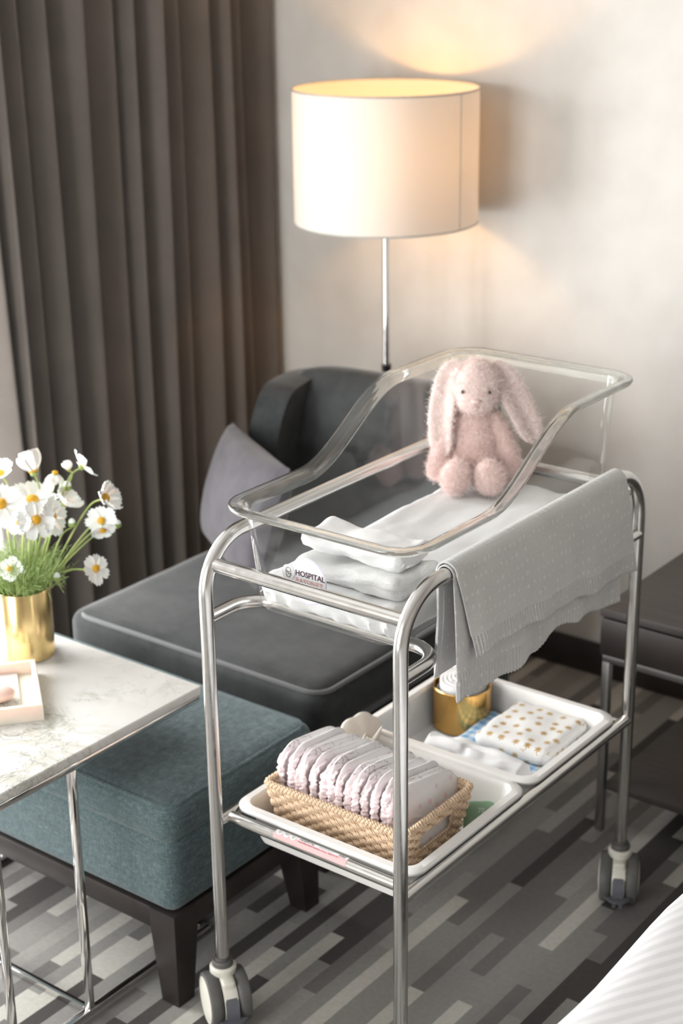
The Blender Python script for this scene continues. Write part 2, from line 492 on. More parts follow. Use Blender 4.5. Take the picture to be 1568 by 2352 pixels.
for k in range(3):
    bm = bmesh.new(); ca, cb = .128+k*.0155, RS*math.radians(68)
    def disc(u, v): return on_rail(ca+.0066*v*cos(2*PI*u), cb+.0066*v*sin(2*PI*u), .0003)
    ic = obj('icon_badge', surf(disc, 24, 3, closeu=True), M['white_label'], strip)
    bm = bmesh.new()
    ring = [on_rail(ca+.0025*cos(t*.5), cb+.0022*sin(t*.5)+.0012, .0005) for t in range(13)]
    add_tube(bm, ring, .00022, 5)
    if k == 0: add_tube(bm, [on_rail(ca-.0028+t*.0007, cb-.003+.001*sin(t), .0005) for t in range(9)], .00022, 5)
    if k == 1: add_tube(bm, [on_rail(ca-.0045+t*.001, cb+.0012*sin(t*.8), .0005) for t in range(10)], .00022, 5)
    if k == 2:
        add_tube(bm, [on_rail(ca-.0016, cb-.0045, .0005), on_rail(ca-.001, cb-.001, .0005)], .0003, 5)
        add_tube(bm, [on_rail(ca+.0016, cb-.0045, .0005), on_rail(ca+.001, cb-.001, .0005)], .0003, 5)
    obj('icon_drawing', bm, M['ink'], strip)

# ------------------------------------------------------------------ clear basin
RX0, RX1, RY0, RY1 = -.006, .424, .034, .805      # outer edge of the flange
def zr(y):
    t = max(0, min(1, (y-.27)/(.56-.27))); return 1.052+.124*(t*t*(3-2*t))
bas = thing('acrylic_bassinet', 'clear acrylic baby bassinet with swept high sides resting in the steel trolley', 'bassinet', (0, 0, 0))
ZB = .8605
def wall_ring(t):
    ins = .030+.024*(1-t)   # inset from flange edge
    top = rrect(RX0+ins, RX1-ins, RY0+.023+.004*(1-t), RY1-.023-.010*(1-t), .045, 10, 26)
    return [(x, y, ZB+.018+(zr(y)-.004-ZB-.018)*t) for x, y, _, _ in top]
rings = []
base = rrect(RX0+.075, RX1-.075, RY0+.046, RY1-.048, .03, 10, 26)
rings.append([(x, y, ZB) for x, y, _, _ in base])
base = rrect(RX0+.062, RX1-.062, RY0+.031, RY1-.038, .042, 10, 26)
rings.append([(x, y, ZB+.002) for x, y, _, _ in base])
base = rrect(RX0+.056, RX1-.056, RY0+.028, RY1-.034, .045, 10, 26)
rings.append([(x, y, ZB+.008) for x, y, _, _ in base])
for k in range(13): rings.append(wall_ring(k/12))
obj('tub_wall', loft(rings, fill0=True), M['acrylic'], bas)
P = rrect(RX0+.031, RX1-.031, RY0+.023, RY1-.023, .045, 10, 40)
cs = [(0, -.012), (.0015, -.005), (.006, -.001), (.014, .001), (.026, .001), (.0295, .0), (.031, -.002), (.031, -.005), (.0295, -.007), (.026, -.0068), (.014, -.0065), (.007, -.009), (.0045, -.013), (.004, -.020), (.001, -.020)]
rings = [[(x+nx*a, y+ny*a, zr(y)+b) for a, b in cs] for x, y, nx, ny in P]
obj('rim', loft(rings, cyc=True), M['acrylic_rim'], bas)
# round logo sticker on the front wall
lg = bpy.data.objects.new('logo_sticker', None); C.objects.link(lg); lg.parent = bas
lg.location = (.184, .0572, .944); lg.rotation_euler = (PI/2-math.atan2(.004, .19), 0, 0)
lg['label'] = 'round white sticker with printed logo'
def disc_bm(r, z, cx=0, cy=0, seg=48):
    bm = bmesh.new(); bmesh.ops.create_circle(bm, cap_ends=True, segments=seg, radius=r)
    for v in bm.verts: v.co += Vector((cx, cy, z))
    return bm
obj('sticker_border', disc_bm(.0425, .0004), M['lilac_label'], lg)
obj('sticker_face', disc_bm(.0402, .0007), M['white_label'], lg)
obj('badge_border', disc_bm(.0145, .0009, -.041, .008), M['lilac_label'], lg)
obj('badge_face', disc_bm(.0133, .0011, -.041, .008), M['white_label'], lg)
bm = bmesh.new()
add_tube(bm, [(-.041+.0052*cos(t*.45), .013+.0045*sin(t*.45), .0014) for t in range(15)], .0004, 6)
add_tube(bm, smooth_path([(-.047, .010, .0014), (-.044, .0, .0014), (-.039, .0, .0014), (-.035, .008, .0014), (-.040, .005, .0014), (-.043, .011, .0014)], 5), .0004, 6)
obj('badge_drawing', bm, M['ink'], lg)
for s, y, m_, b in (('HOSPITAL', .007, 'plum_ink', .02), ('BASSINET', -.0068, 'pink_ink', -.005), ('HIRE', -.0205, 'ink', .02)):
    me = text_mesh(s, .0142, b, 'LEFT', 1.0); link('lettering', me, M[m_], lg, (-.026 if s != 'HIRE' else -.001, y, .0012), smooth=False)

# ------------------------------------------------------------------ mattress, clothes
def wr(p):
    q = p.copy()
    k = 1 if p.z > .02 else .3
    q.z += k*(.0045*nz((p.x*1.3, p.y, 0), 16, 3)+.0032*nz((p.x, p.y*.7, 1), 38, 4)+.0018*abs(nz((p.x*1.4, p.y, 1), 70, 6)))
    q.z += .012*max(0, (p.y+.05))
    if p.y < -.22: q.x += .006*nz((p.x, p.y, p.z), 30, 2); q.y += .012*abs(nz((p.x*1.5, 0, p.z*1.2), 26, 5))
    return q
o = obj('mattress', slab(.306, .692, .056, .024, 44, .002, 20, 3, wr), M['white_cotton'], None, (.209, .418, ZB+.005))
tag(o, 'small mattress in a crinkled white sheet lying inside the clear bassinet', 'mattress')
# folded baby clothes at the foot end
def cw(p):
    q = p.copy(); q.z += .006*nz((p.x, p.y, 0), 14, 8)+.003*nz((p.x, p.y, 2), 40, 9)
    side = abs(p.y) > .045 or abs(p.x) > .1
    if side: q.y += .005*nz((p.x, p.z*5, 3), 26, 4); q.x += .005*nz((p.y, p.z*5, 6), 26, 4)
    q.z += .012*nz((p.x, p.y, 4), 7, 6)*min(1, p.z/.01)
    return q
bm = slab(.245, .135, .034, .017, 30, .002, 20, 1, cw)
o = obj('folded_garment', bm, M['white_towel'], None, (.222, .178, .9205), (0, 0, -.06))
tag(o, 'white towelling baby garment folded flat at the foot of the mattress', 'clothes')
bm = slab(.215, .105, .030, .015, 30, .003, 24, 5, cw)
for v in bm.verts:
    v.co.z += max(0, .12-v.co.x*1.1)*.05
o2 = obj('folded_garment', bm, M['white_cotton'], None, (.212, .186, .9575), (0, 0, .05))
tag(o2, 'smooth white baby garment with a soft rounded fold lying on the towelling one', 'clothes')

# ------------------------------------------------------------------ plush bunny
def plush(name, tip, root, dark):
    g = G(name); n = g.noise(110, 4, .6); n2 = g.noise(14, 3)
    c = g.mix(.5, g.ramp(n, [(.3, root), (.7, tip)]), g.ramp(n2, [(.35, dark), (.65, tip)]))
    g.set(col=c, rough=.95, sheen=.35, spec=.1); g.bump(g.noise(260, 4, .7), .8, .003); return g.m
M['plush'] = plush('pink_plush', (.90, .70, .66), (.80, .54, .50), (.85, .62, .58))
M['plush_pale'] = plush('pale_pink_plush', (.93, .81, .78), (.86, .69, .65), (.90, .75, .71))
M['fur'] = plain('pink_fur', (.95, .80, .76), .9, 0, .05, 60); M['fur_pale'] = plain('pale_pink_fur', (.97, .85, .81), .9, 0, .04, 60)
bun = thing('plush_rabbit', 'pale pink plush rabbit with long floppy ears sitting upright on the mattress', 'soft toy', (.1145, .688, .9345), .576); bun.scale = (.92,)*3
def ell(bm, c, r, rot=None, seg=20):
    m = Matrix.Translation(c) @ (rot or Matrix()) @ Matrix.Diagonal((*r, 1))
    bmesh.ops.create_uvsphere(bm, u_segments=seg, v_segments=seg//2+2, radius=1, matrix=m)
bm = bmesh.new()
ell(bm, (0, 0, .052), (.062, .052, .056)); ell(bm, (0, 0, .095), (.053, .046, .055)); ell(bm, (0, 0, .135), (.040, .036, .045))
ell(bm, (0, -.006, .214), (.056, .050, .056)); ell(bm, (0, -.026, .196), (.043, .036, .036)); ell(bm, (0, .000, .240), (.043, .040, .034))
for s in (-1, 1):
    add_tube(bm, smooth_path([(s*.034, 0, .155), (s*.058, -.012, .115), (s*.074, -.020, .070), (s*.080, -.026, .036)], 6), lambda t: .015+.010*t, 14)
    ell(bm, (s*.080, -.027, .034), (.025, .024, .025))
    add_tube(bm, smooth_path([(s*.025, -.01, .035), (s*.032, -.05, .032), (s*.037, -.075, .032)], 5), .024, 14)
ell(bm, (-.040, -.088, .036), (.033, .026, .040), Matrix.Rotation(.18, 4, 'Y')); ell(bm, (.032, -.088, .037), (.034, .027, .039), Matrix.Rotation(-.12, 4, 'Y'))
body = obj('body', bm, M['plush'], bun)
rm = body.modifiers.new('r', 'REMESH'); rm.mode = 'VOXEL'; rm.voxel_size = .0042
sm = body.modifiers.new('s', 'SMOOTH'); sm.factor = .6; sm.iterations = 5
realize(body)
if not body.data.materials: body.data.materials.append(M['plush'])
body.data.materials.append(M['plush_pale']); body.data.materials.append(M['fur'])
def ear(pts, wid, tw):
    P = smooth_path(pts, 7); n = len(P); bm = bmesh.new(); rings = []
    for i, p in enumerate(P):
        t = i/(n-1); wd = wid*(.35+1.3*math.sin(min(1, t*1.15+.12)*PI*.62))*(1 if t < .8 else math.sqrt(max(.02, 1-((t-.8)/.2)**2)))
        th = .010*(1 if t < .85 else .8)
        d = (P[min(i+1, n-1)]-P[max(i-1, 0)]).normalized()
        side = Vector((cos(tw), sin(tw), 0)); side = (side-d*side.dot(d)).normalized(); nn = side.cross(d)
        if nn.y > 0: nn = -nn
        ring = []
        for k in range(18):
            a = 2*PI*k/18; x = cos(a); y = sin(a)
            groove = .75*math.exp(-(x/.42)**2) if y > 0 else 0
            ring.append(p+side*(wd*x)+nn*(th*y*(1-.2*abs(x))-groove*th*1.2+.006*x*x))
        rings.append(ring)
    loft(rings, True, True, bm); return bm
e1 = obj('ear', ear([(-.034, .004, .262), (-.056, -.004, .244), (-.068, -.014, .19), (-.073, -.022, .13), (-.070, -.030, .064)], .0185, -.5), M['plush_pale'], bun)
e2 = obj('ear', ear([(.034, .004, .262), (.057, -.002, .242), (.080, -.008, .20), (.103, -.014, .155), (.128, -.020, .100)], .0185, .35), M['plush_pale'], bun)
for e in (e1, e2): subsurf(e, 1); realize(e); e.data.materials.append(M['fur_pale'])
# face material: paler head
for p in body.data.polygons:
    c = p.center
    p.material_index = 1 if c.z > .168 else 0
def fur(o, n, ln, slot=1, seed=1):
    md = o.modifiers.new('fur', 'PARTICLE_SYSTEM'); ps = md.particle_system; s = ps.settings; ps.seed = seed
    s.type = 'HAIR'; s.count = n; s.hair_length = ln; s.hair_step = 3; s.use_advanced_hair = True
    s.brownian_factor = .006; s.normal_factor = .0; s.factor_random = .0; s.length_random = .45
    s.child_type = 'NONE'; s.render_step = 3; s.display_step = 3
    s.root_radius = .35; s.tip_radius = .12; s.radius_scale = .0018; s.material = slot; s.emit_from = 'FACE'; s.use_even_distribution = True
    o.show_instancer_for_render = True
fur(body, 34000, .0042, 3, 1); fur(e1, 8000, .004, 2, 2); fur(e2, 8000, .004, 2, 3)
for x in (-.0285, .0285):
    bm = bmesh.new(); ell(bm, (0, 0, 0), (.0036, .003, .0042))
    obj('eye', bm, M['black'], bun, (x, -.0525, .2165))
bm = bmesh.new(); ell(bm, (0, 0, 0), (.010, .005, .0045)); 
obj('nose', bm, plain('rose_nose', (.80, .60, .57), .8), bun, (0, -.0645, .199))
bm = bmesh.new(); add_tube(bm, smooth_path([(0, -.0665, .195), (0, -.0655, .189), (-.008, -.0625, .184)], 4), .0007, 6); add_tube(bm, smooth_path([(0, -.0655, .189), (.008, -.0625, .184)], 4), .0007, 6)
obj('mouth', bm, plain('mouth_thread', (.55, .36, .34), .8), bun)

# ------------------------------------------------------------------ knitted blanket over the rail
def knit():
    g = G('grey_knit'); s = g.sep()
    v = g.mapping((1, 1, 1))
    w1 = g.wave(150, axis='Y', dist=.6); w2 = g.wave(210, axis='Z', dist=.8)
    vor = g.new('ShaderNodeTexVoronoi'); g.put(vor.inputs['Vector'], g.mapping((0, 62, 46))); vor.inputs['Scale'].default_value = 1; vor.inputs['Randomness'].default_value = .25
    dot = g.math('LESS_THAN', vor.outputs['Distance'], .19)
    n = g.noise(420, 3, .7); n2 = g.noise(10, 3)
    col = g.mix(.35, g.ramp(n2, [(.3, (.60, .60, .59)), (.7, (.68, .677, .665))]), g.ramp(n, [(.3, (.50,)*3), (.7, (.78,)*3)]))
    col = g.mix(g.math('MULTIPLY', dot, .65), col, (.80, .80, .79))
    g.set(col=col, rough=.95, sheen=.25, spec=.1)
    h = g.math('ADD', g.math('ADD', g.math('MULTIPLY', w1, .35), g.math('MULTIPLY', w2, .35)), g.math('ADD', g.math('MULTIPLY', dot, 1.4), n))
    g.bump(h, .6, .0014); return g.m
M['knit'] = knit()
bl = thing('knitted_blanket', 'light grey knitted blanket with ribbed edges draped over the trolley rail', 'blanket', (W, .42, HT))
def lerp(a, b, t): return a+(b-a)*t
def pw(tab, y):
    for (a, va), (b, vb) in zip(tab, tab[1:]):
        if y <= b: return lerp(va, vb, max(0, min(1, (y-a)/(b-a))))
    return tab[-1][1]
def layer(ys_top, ys_bot, zfn, off, zin, xout, rib0, rib1, nu=760, nv=70, wav=.004, ph=0, inx=.398):
    rr = TR+off
    def fn(u, v):
        # v: 0 inner bottom -> 1 outer bottom ; path parameter by sections
        y_t = lerp(ys_top[0], ys_top[1], u)
        if v < .18:
            t = v/.18; zi = zin+.10*max(0, (u-.65)/.35); x = lerp(inx, W-rr, t**.7); z = lerp(zi, HT, t); y = y_t+.004*sin(t*3)
        elif v < .38:
            a = PI*(1-(v-.18)/.20); x = W+rr*cos(a); z = HT+rr*sin(a); y = y_t
        else:
            t = (v-.38)/.62; yb = lerp(ys_bot[0], ys_bot[1], u); y = lerp(y_t, yb, t)
            zb = zfn(yb); z = lerp(HT, zb, t)
            hang = HT-z
            x = W+rr+xout*(1-math.exp(-hang*16))+wav*t*sin(y*31+ph+2*t)+wav*.7*t*sin(y*67+ph*2)
            d = z-zb
            if rib0 <= d <= rib1 or d < .012:
                k = 1 if d > .002 else d/.002
                x += .0019*sin(2*PI*yb/.0082)*k
                z -= .0006*sin(2*PI*yb/.0082)
            elif rib1 < d < rib1+.003: x += .0012
        return Vector((x-W, y-.42, z-HT))
    return surf(fn, nu, nv)
zA = lambda y: pw([(.17, .836), (.3, .832), (.45, .824), (.6, .812), (.74, .803)], y)+.002*sin(y*40)
zBt = lambda y: pw([(.125, .757), (.16, .765), (.165, .757), (.24, .752), (.33, .752), (.40, .752), (.44, .772), (.50, .772), (.58, .760), (.70, .744)], y)+.003*sin(y*55)
o = obj('outer_fold', layer((.131, .716), (.165, .742), zA, .0075, .800, .017, .001, .036, ph=.5, inx=.401), M['knit'], bl, recalc=False); solid(o, .003, 0)
o = obj('under_fold', layer((.128, .700), (.129, .703), zBt, .0025, .795, .006, .001, .042, ph=2.1, inx=.399), M['knit'], bl, recalc=False); solid(o, .003, 0)
# gathered inner fold hanging between rail and tub at the near end
def inner(u, v):
    P = smooth_path([(.404, .143), (.396, .138), (.3935, .147), (.396, .165), (.3975, .21), (.399, .26)], 6)
    k = u*(len(P)-1); i = min(int(k), len(P)-2); p = P[i].lerp(P[i+1], k-i)
    z = lerp(.985, .792+.012*u, v)
    return Vector((p.x-W+.002*sin(v*5+u*4), p.y-.42+.004*sin(v*4), z-HT))
o = obj('inner_fold', surf(inner, 60, 30), M['knit'], bl, recalc=False); solid(o, .0025, 0)

# ------------------------------------------------------------------ shelf trays
def tray(name, label, y0, y1):
    bm_r = []
    def ring(i, z, r): return [(x, y, z) for x, y, _, _ in rrect(.003+i, W-.003-i, y0+i, y1-i, max(.004, r-i*.5), 8, 6)]
    for i, z, r in ((.0, .4455, .036), (.0, .4495, .036), (.0025, .452, .036), (.015, .4525, .036), (.0175, .449, .036), (.020, .444, .036), (.030, .378, .036), (.034, .369, .036), (.042, .3652, .036)):
        bm_r.append(ring(i, z, r))
    o = obj(name, loft(bm_r, fill1=True), M['plastic'])
    solid(o, .0022, 1)
    return tag(o, label, 'tray')
t1 = tray('shelf_tray', 'white plastic tray holding the wicker basket on the trolley shelf', .042, .424)
t2 = tray('shelf_tray', 'white plastic tray holding cloths and a gold pot on the trolley shelf', .430, .782)

# ------------------------------------------------------------------ wicker basket
def wicker():
    g = G('paper_rope_wicker'); s = g.sep()
    d = g.math('ADD', g.math('MULTIPLY', g.math('ADD', s[0], s[1]), 900), g.math('MULTIPLY', s[2], 700))
    tw = g.math('SINE', d); n = g.noise(60, 3); n2 = g.noise(400, 2)
    c = g.mix(.5, g.ramp(n, [(.3, (.66, .46, .30)), (.7, (.82, .63, .45))]), g.ramp(n2, [(.3, (.68, .50, .34)), (.7, (.88, .72, .55))]))
    c = g.mix(g.math('MULTIPLY', g.math('LESS_THAN', tw, -.55), .35), c, (.36, .22, .12))
    g.set(col=c, rough=.8, spec=.2); g.bump(tw, .5, .0012); return g.m
M['wicker'] = wicker()
bk = thing('wicker_basket', 'tan woven basket with a cut-out handle full of folded nappies', 'basket', (.2015, .2035, .3685))
BX, BY, BH_, TAP = .1605, .109, .118, .022     # half sizes at the rim, height, taper
def bper(z, n, off=0.0):
    k = TAP*(1-z/BH_)
    P = rrect(-BX+k-off, BX-k+off, -BY+k-off, BY-k+off, .012, 4, 30)
    pts = [Vector((p[0], p[1], z)) for p in P]; nr = [Vector((p[2], p[3], 0)) for p in P]
    cum = [0]
    for i in range(len(pts)): cum.append(cum[-1]+(pts[(i+1) % len(pts)]-pts[i]).length)
    tot = cum[-1]; out = []; j = 0
    for q in range(n):
        s = tot*q/n
        while cum[j+1] < s: j += 1
        t = (s-cum[j])/(cum[j+1]-cum[j]+1e-12); a, b = j % len(pts), (j+1) % len(pts)
        out.append((pts[a].lerp(pts[b], t), nr[a].lerp(nr[b], t).normalized(), s))
    return out, tot
NST = 62; bm = bmesh.new(); ROWS = 12
def in_hole(p): return p.x > BX-.03 and -.056 < p.y < .052 and .050 < p.z < .098
for r in range(ROWS):
    z = .0055+(BH_-.012)*r/(ROWS-1)
    P, tot = bper(z, NST*8)
    path = []
    for k, (p, n, s) in enumerate(P):
        a = .0034*sin(PI*NST*k/len(P)+PI*(r % 2)); b = .0006*sin(2*PI*NST*k/len(P)*1.5+r)
        path.append(p+n*a+Vector((0, 0, b)))
    if any(in_hole(p) for p in path):
        i0 = [i for i in range(len(path)) if in_hole(path[i]) and not in_hole(path[i-1])][0]
        seq = path[i0:]+path[:i0]; seq = [p for p in seq if not in_hole(p)]
        add_tube(bm, seq, .0054, 8)
    else: add_tube(bm, path, .0054, 8, closed=True)
obj('woven_side', bm, M['wicker'], bk)
bm = bmesh.new()
pts, _ = bper(.004, NST)
loft([[p*.99 for p, n, s in pts], [Vector((p.x*.99, p.y*.99, .001)) for p, n, s in pts]], True, True, bm)
obj('basket_base', bm, M['wicker'], bk)
bm = bmesh.new()
P, tot = bper(BH_, 620)
for st in range(2):
    add_tube(bm, [p+n*(.0034*cos(2*PI*k/len(P)*62+PI*st))+Vector((0, 0, .0034*sin(2*PI*k/len(P)*62+PI*st)+.001)) for k, (p, n, s) in enumerate(P)], .0042, 7, closed=True)
obj('braided_rim', bm, M['wicker'], bk)
hole = [(-.056, .054), (.052, .054), (.052, .094), (-.056, .094)]
hp = fillet([(BX-TAP*(1-z/BH_), y, z) for y, z in hole], .010, 5, closed=True)
obj('handle_edge', tube(hp, .0026, 8, closed=True), M['wicker'], bk)

# nappies
def nappy_mat(name, kind):
    g = G(name); oc = g.obj()
    base = (.86, .84, .84)
    n = g.noise(14, 2); pk = g.ramp(g.noise(9, 2), [(.50, base), (.62, (.84, .70, .72))])
    vor = g.new('ShaderNodeTexVoronoi'); g.put(vor.inputs['Vector'], g.mapping((40, 40, 40))); vor.inputs['Scale'].default_value = 1
    dots = g.math('LESS_THAN', vor.outputs['Distance'], .23)
    gy = g.math('MULTIPLY_ADD', g.sep()[1], -9.0, -.15, clamp=True)
    pk = g.mix(g.math('MULTIPLY', gy, .8), pk if kind else base, (.84, .68, .71))
    c = g.mix(g.math('MULTIPLY', dots, .8), pk, (.84, .62, .66))
    if kind:
        ln = g.math('ABSOLUTE', g.math('SUBTRACT', g.noise(34, 1, .5, dist=1.2), .5))
        line = g.math('MULTIPLY', g.math('LESS_THAN', ln, .018), g.math('GREATER_THAN', g.noise(16, 2), .42))
        c = g.mix(g.math('MULTIPLY', line, .75), c, (.30, .28, .31))
    g.set(col=c, rough=.85, sheen=.1, spec=.2); g.bump(g.noise(120, 3), .25, .002); return g.m
M['nappy0'] = nappy_mat('nappy_dots', 0); M['nappy1'] = nappy_mat('nappy_print', 1)
M['ruffle'] = plain('pink_ruffle', (.82, .70, .72), .8, 0, .08, 60)
def nappy_bm(seed):
    ln, ht, th = .184, .140, .0200
    out = rrect(-ln/2, ln/2, 0, ht, .042, 9, 24)
    # asymmetric outline: far top corner rounder
    def prof(s): return math.sqrt(max(0, 1-s**5))
    bm = bmesh.new(); S = [1, .985, .95, .88, .76, .6, .4, .2]
    cy, cz = 0, ht*.5
    n = len(out)
    def P(a, s, sd):
        y = cy+(out[a][0]-cy)*s; z = cz+(out[a][1]-cz)*s
        e = prof(s)
        puck = (.0013*sin(z*330+seed+6*nz((z, 0, 0), 30, seed))+.0036*nz((y*1.6, z, sd), 95, seed)+.0018*nz((y, z*1.5, sd), 190, seed))*max(.06, min(1, -y/(ln/2)*1.8-.15))*e
        x = sd*(th/2*e)*(1+.22*nz((y, z, sd), 16, seed)) + .003*nz((y, z, 0), 22, seed+3)+puck
        y2 = y+.004*nz((y, z, 2), 20, seed+5)+(.0026*nz((y, z, 5), 110, seed) if y < -.04 else 0)
        return (x, y2, z+.006*sin((y+.09)*9)*s)
    edge = [bm.verts.new(P(a, 1, 0)) for a in range(n)]
    for sd in (-1, 1):
        prev = edge
        for s in S[1:]:
            cur = [bm.verts.new(P(a, s, sd)) for a in range(n)]
            for k in range(n): bm.faces.new((prev[k], prev[(k+1) % n], cur[(k+1) % n], cur[k]))
            prev = cur
        bm.faces.new(prev)
    return bm
def ruffle_bm(seed):
    def fn(u, v):
        z = .030+.098*u; y = -.089-.004*sin(v*PI)-.0030*nz((u*9, v, seed), 2.2, 3)-.0012*sin(u*31+v*5)
        if u > .7: y += (u-.7)**2*.30
        x = (v-.5)*.019+.0042*nz((u*11, v*.8, seed*2), 1.6, 7)
        return Vector((x, y-.002*v, z))
    return surf(fn, 110, 8)
NN = 15
ordn = 'first second third fourth fifth sixth seventh eighth ninth tenth eleventh twelfth thirteenth fourteenth fifteenth'.split()
for i in range(NN):
    k = NN-1-i
    x = .062+(.338-.062)*i/(NN-1); lean = math.radians(-7+2.0*sin(i*1.7)) if i < NN-1 else math.radians(-10)
    tone = 1 if i in (0, 3, 5, 6, 8, 9, 10, 13) else 0
    dot = 'dotted' if not tone else 'line-printed'
    lab = f'{dot} white and pink folded nappy, {ordn[k]} from the basket handle cut-out'
    if k == 0: lab = 'dotted white and pink folded nappy leaning nearest the basket handle cut-out'
    if i == 0: lab = 'line-printed white and pink folded nappy at the basket end away from the handle'
    zz = .3905+.008*(.5+.5*sin(i*2.3))*(0 if i == NN-1 else 1)
    t = thing('folded_nappy', lab, 'nappy', (x, .2035, zz), 0, 'folded nappies in the wicker basket')
    t.rotation_euler = (math.radians(-11+1.5*sin(i*3.1)), lean, math.radians(3*sin(i*1.3)))
    obj('nappy_pad', nappy_bm(i*1.37), M['nappy1' if tone else 'nappy0'], t)
    o = obj('leg_ruffle', ruffle_bm(i*.9), M['ruffle'], t); solid(o, .0012, 0)

# green packet in the front tray
def packet():
    bm = slab(.066, .066, .014, .02, 18, .001, 30, 4)
    return bm
o = obj('wipes_packet', packet(), plain('sage_packet', (.26, .42, .27), .35, 0, .06, 25), None, (.3725, .275, .400), (0, math.radians(-62), 0))
o.location = (.360, .345, .403); o.rotation_euler = (math.radians(68), 0, math.radians(38))
tag(o, 'small sage green packet standing in the tray corner behind the basket handle', 'packet')
for s, y, z in (('70', .012, .034), ('WC', -.004, .018)):
    me = text_mesh(s, .013, .01)
    l_ = link('lettering', me, M['white_label'], o, (-.006, y, .0150), (0, 0, 0), smooth=False)

# rubber toy behind the basket
toy = thing('rubber_dinosaur', 'ivory rubber horned dinosaur toy standing behind the wicker basket', 'toy', (.052, .383, .3690), -.35); toy.scale = (1.06,)*3
bm = bmesh.new()
ell(bm, (.0, 0, .040), (.034, .022, .030)); ell(bm, (.030, -.004, .072), (.030, .024, .024)); ell(bm, (.052, -.006, .062), (.018, .015, .014))
for s in (-1, 1):
    for x in (-.018, .018): add_tube(bm, [(x, s*.012, .035), (x, s*.014, .001)], .0105, 12)
add_tube(bm, smooth_path([(-.03, 0, .045), (-.045, 0, .03), (-.055, 0, .02)], 4), lambda t: .015-.012*t, 12)
def frill(u, v):
    a = lerp(-.35*PI, 1.35*PI, u); R = .012+(.042+.0065*abs(sin(a*3.5)))*v
    return Vector((.010-.022*v, R*cos(a)*.85, .082+R*sin(a)*.85))
obj_body = obj('body', bm, M['rubber_white'], toy)
rm = obj_body.modifiers.new('r', 'REMESH'); rm.mode = 'VOXEL'; rm.voxel_size = .003
sm = obj_body.modifiers.new('s', 'SMOOTH'); sm.iterations = 5; realize(obj_body)
o = obj('neck_frill', surf(frill, 60, 10), M['rubber_white'], toy); solid(o, .007, 0)
for p0, p1 in (((.026, .014, .090), (.040, .020, .122)), ((.026, -.014, .090), (.044, -.020, .120)), ((.062, -.006, .070), (.072, -.008, .090))):
    a = Vector(p0); b = Vector(p1)
    obj('horn', tube([a.lerp(b, k/6) for k in range(7)], lambda t: .0066*(1-t*.85), 12), M['rubber_white'], toy)

# gold pot with rolled cloth
pot = thing('gold_pot', 'shiny gold pot with a rolled white cloth in the back shelf tray', 'pot', (.085, .700, .3667))
o = obj('pot_body', lathe([(0, 0), (.060, 0), (.0635, .003), (.0635, .095), (.062, .0965), (.0605, .095), (.0605, .006), (0, .005)], 64), M['gold'], pot)
roll = thing('rolled_cloth', 'white cloth rolled up and standing inside the gold pot', 'cloth', (.085, .700, .3735))
P = [(.0045+.0455*t, 2*PI*5.2*t) for t in [k/220 for k in range(221)]]
def rollfn(u, v):
    k = min(220, int(u*220)); r, a = P[k]; r *= .97-.03*cos(v*4)
    return Vector((r*cos(a), r*sin(a), (.100+.012*(1-u))*v))
o = obj('spiral_cloth', surf(rollfn, 220, 8), M['white_towel'], roll); solid(o, .0072, 0)

# blue gingham cloth, starred muslin, white bundle
def gingham():
    g = G('blue_gingham'); s = g.sep()
    a = g.math('GREATER_THAN', g.math('FRACT', g.math('MULTIPLY', s[0], 44)), .5); b = g.math('GREATER_THAN', g.math('FRACT', g.math('MULTIPLY', s[1], 44)), .5)
    f = g.math('MULTIPLY', g.math('ADD', a, b), .5)
    g.set(col=g.ramp(f, [(0, (.80, .84, .87)), (.5, (.42, .60, .78)), (1, (.20, .42, .68))]), rough=.9, sheen=.1); g.bump(g.noise(300, 3), .3, .001); return g.m
def crump(sd, a=.006):
    def f(p):
        q = p.copy(); q.z += a*nz((p.x, p.y, 0), 17, sd)*min(1, p.z/.015)+a*.4*nz((p.x, p.y, 0), 50, sd+2)*min(1, p.z/.015); q.z = max(q.z, 0); return q
    return f
o = obj('gingham_cloth', slab(.235, .215, .030, .015, 26, .002, 25, 2, crump(4)), gingham(), None, (.252, .637, .3690), (0, 0, .03))
tag(o, 'blue and white gingham cloth folded underneath the starred muslin', 'cloth')
def stars():
    g = G('gold_star_muslin')
    so_ = g.sep(); tcn = g.new('ShaderNodeTexCoord').outputs['Normal']; nz_ = g.math('GREATER_THAN', g.sep(tcn)[2], .62)
    va = g.comb(so_[0], so_[1]); vb = g.comb(g.math('ADD', so_[0], so_[1]), g.math('ADD', so_[2], .3))
    mv = g.new('ShaderNodeMix', data_type='VECTOR'); g.put(mv.inputs[0], nz_); g.put(mv.inputs[4], vb); g.put(mv.inputs[5], va); vec = mv.outputs[1]
    vor = g.new('ShaderNodeTexVoronoi', voronoi_dimensions='2D'); mp = g.mapping((33, 33, 33), vec=vec); g.put(vor.inputs['Vector'], mp)
    vor.inputs['Scale'].default_value = 1; vor.inputs['Randomness'].default_value = .45
    d = g.new('ShaderNodeVectorMath', operation='SUBTRACT'); g.put(d.inputs[0], mp); g.put(d.inputs[1], vor.outputs['Position'])
    s = g.sep(d.outputs[0]); ang = g.math('ARCTAN2', s[1], s[0])
    thr = g.math('ADD', .205, g.math('MULTIPLY', g.math('SINE', g.math('MULTIPLY', ang, 7)), .075))
    st = g.math('LESS_THAN', vor.outputs['Distance'], thr)
    nn = g.noise(60, 3)
    g.set(col=g.mix(st, (.86, .855, .84), g.ramp(nn, [(.3, (.42, .25, .07)), (.7, (.58, .38, .14))])), rough=.92, sheen=.15)
    g.bump(g.math('ADD', g.wave(90, axis='X', dist=6), g.noise(170, 3)), .45, .0016); return g.m
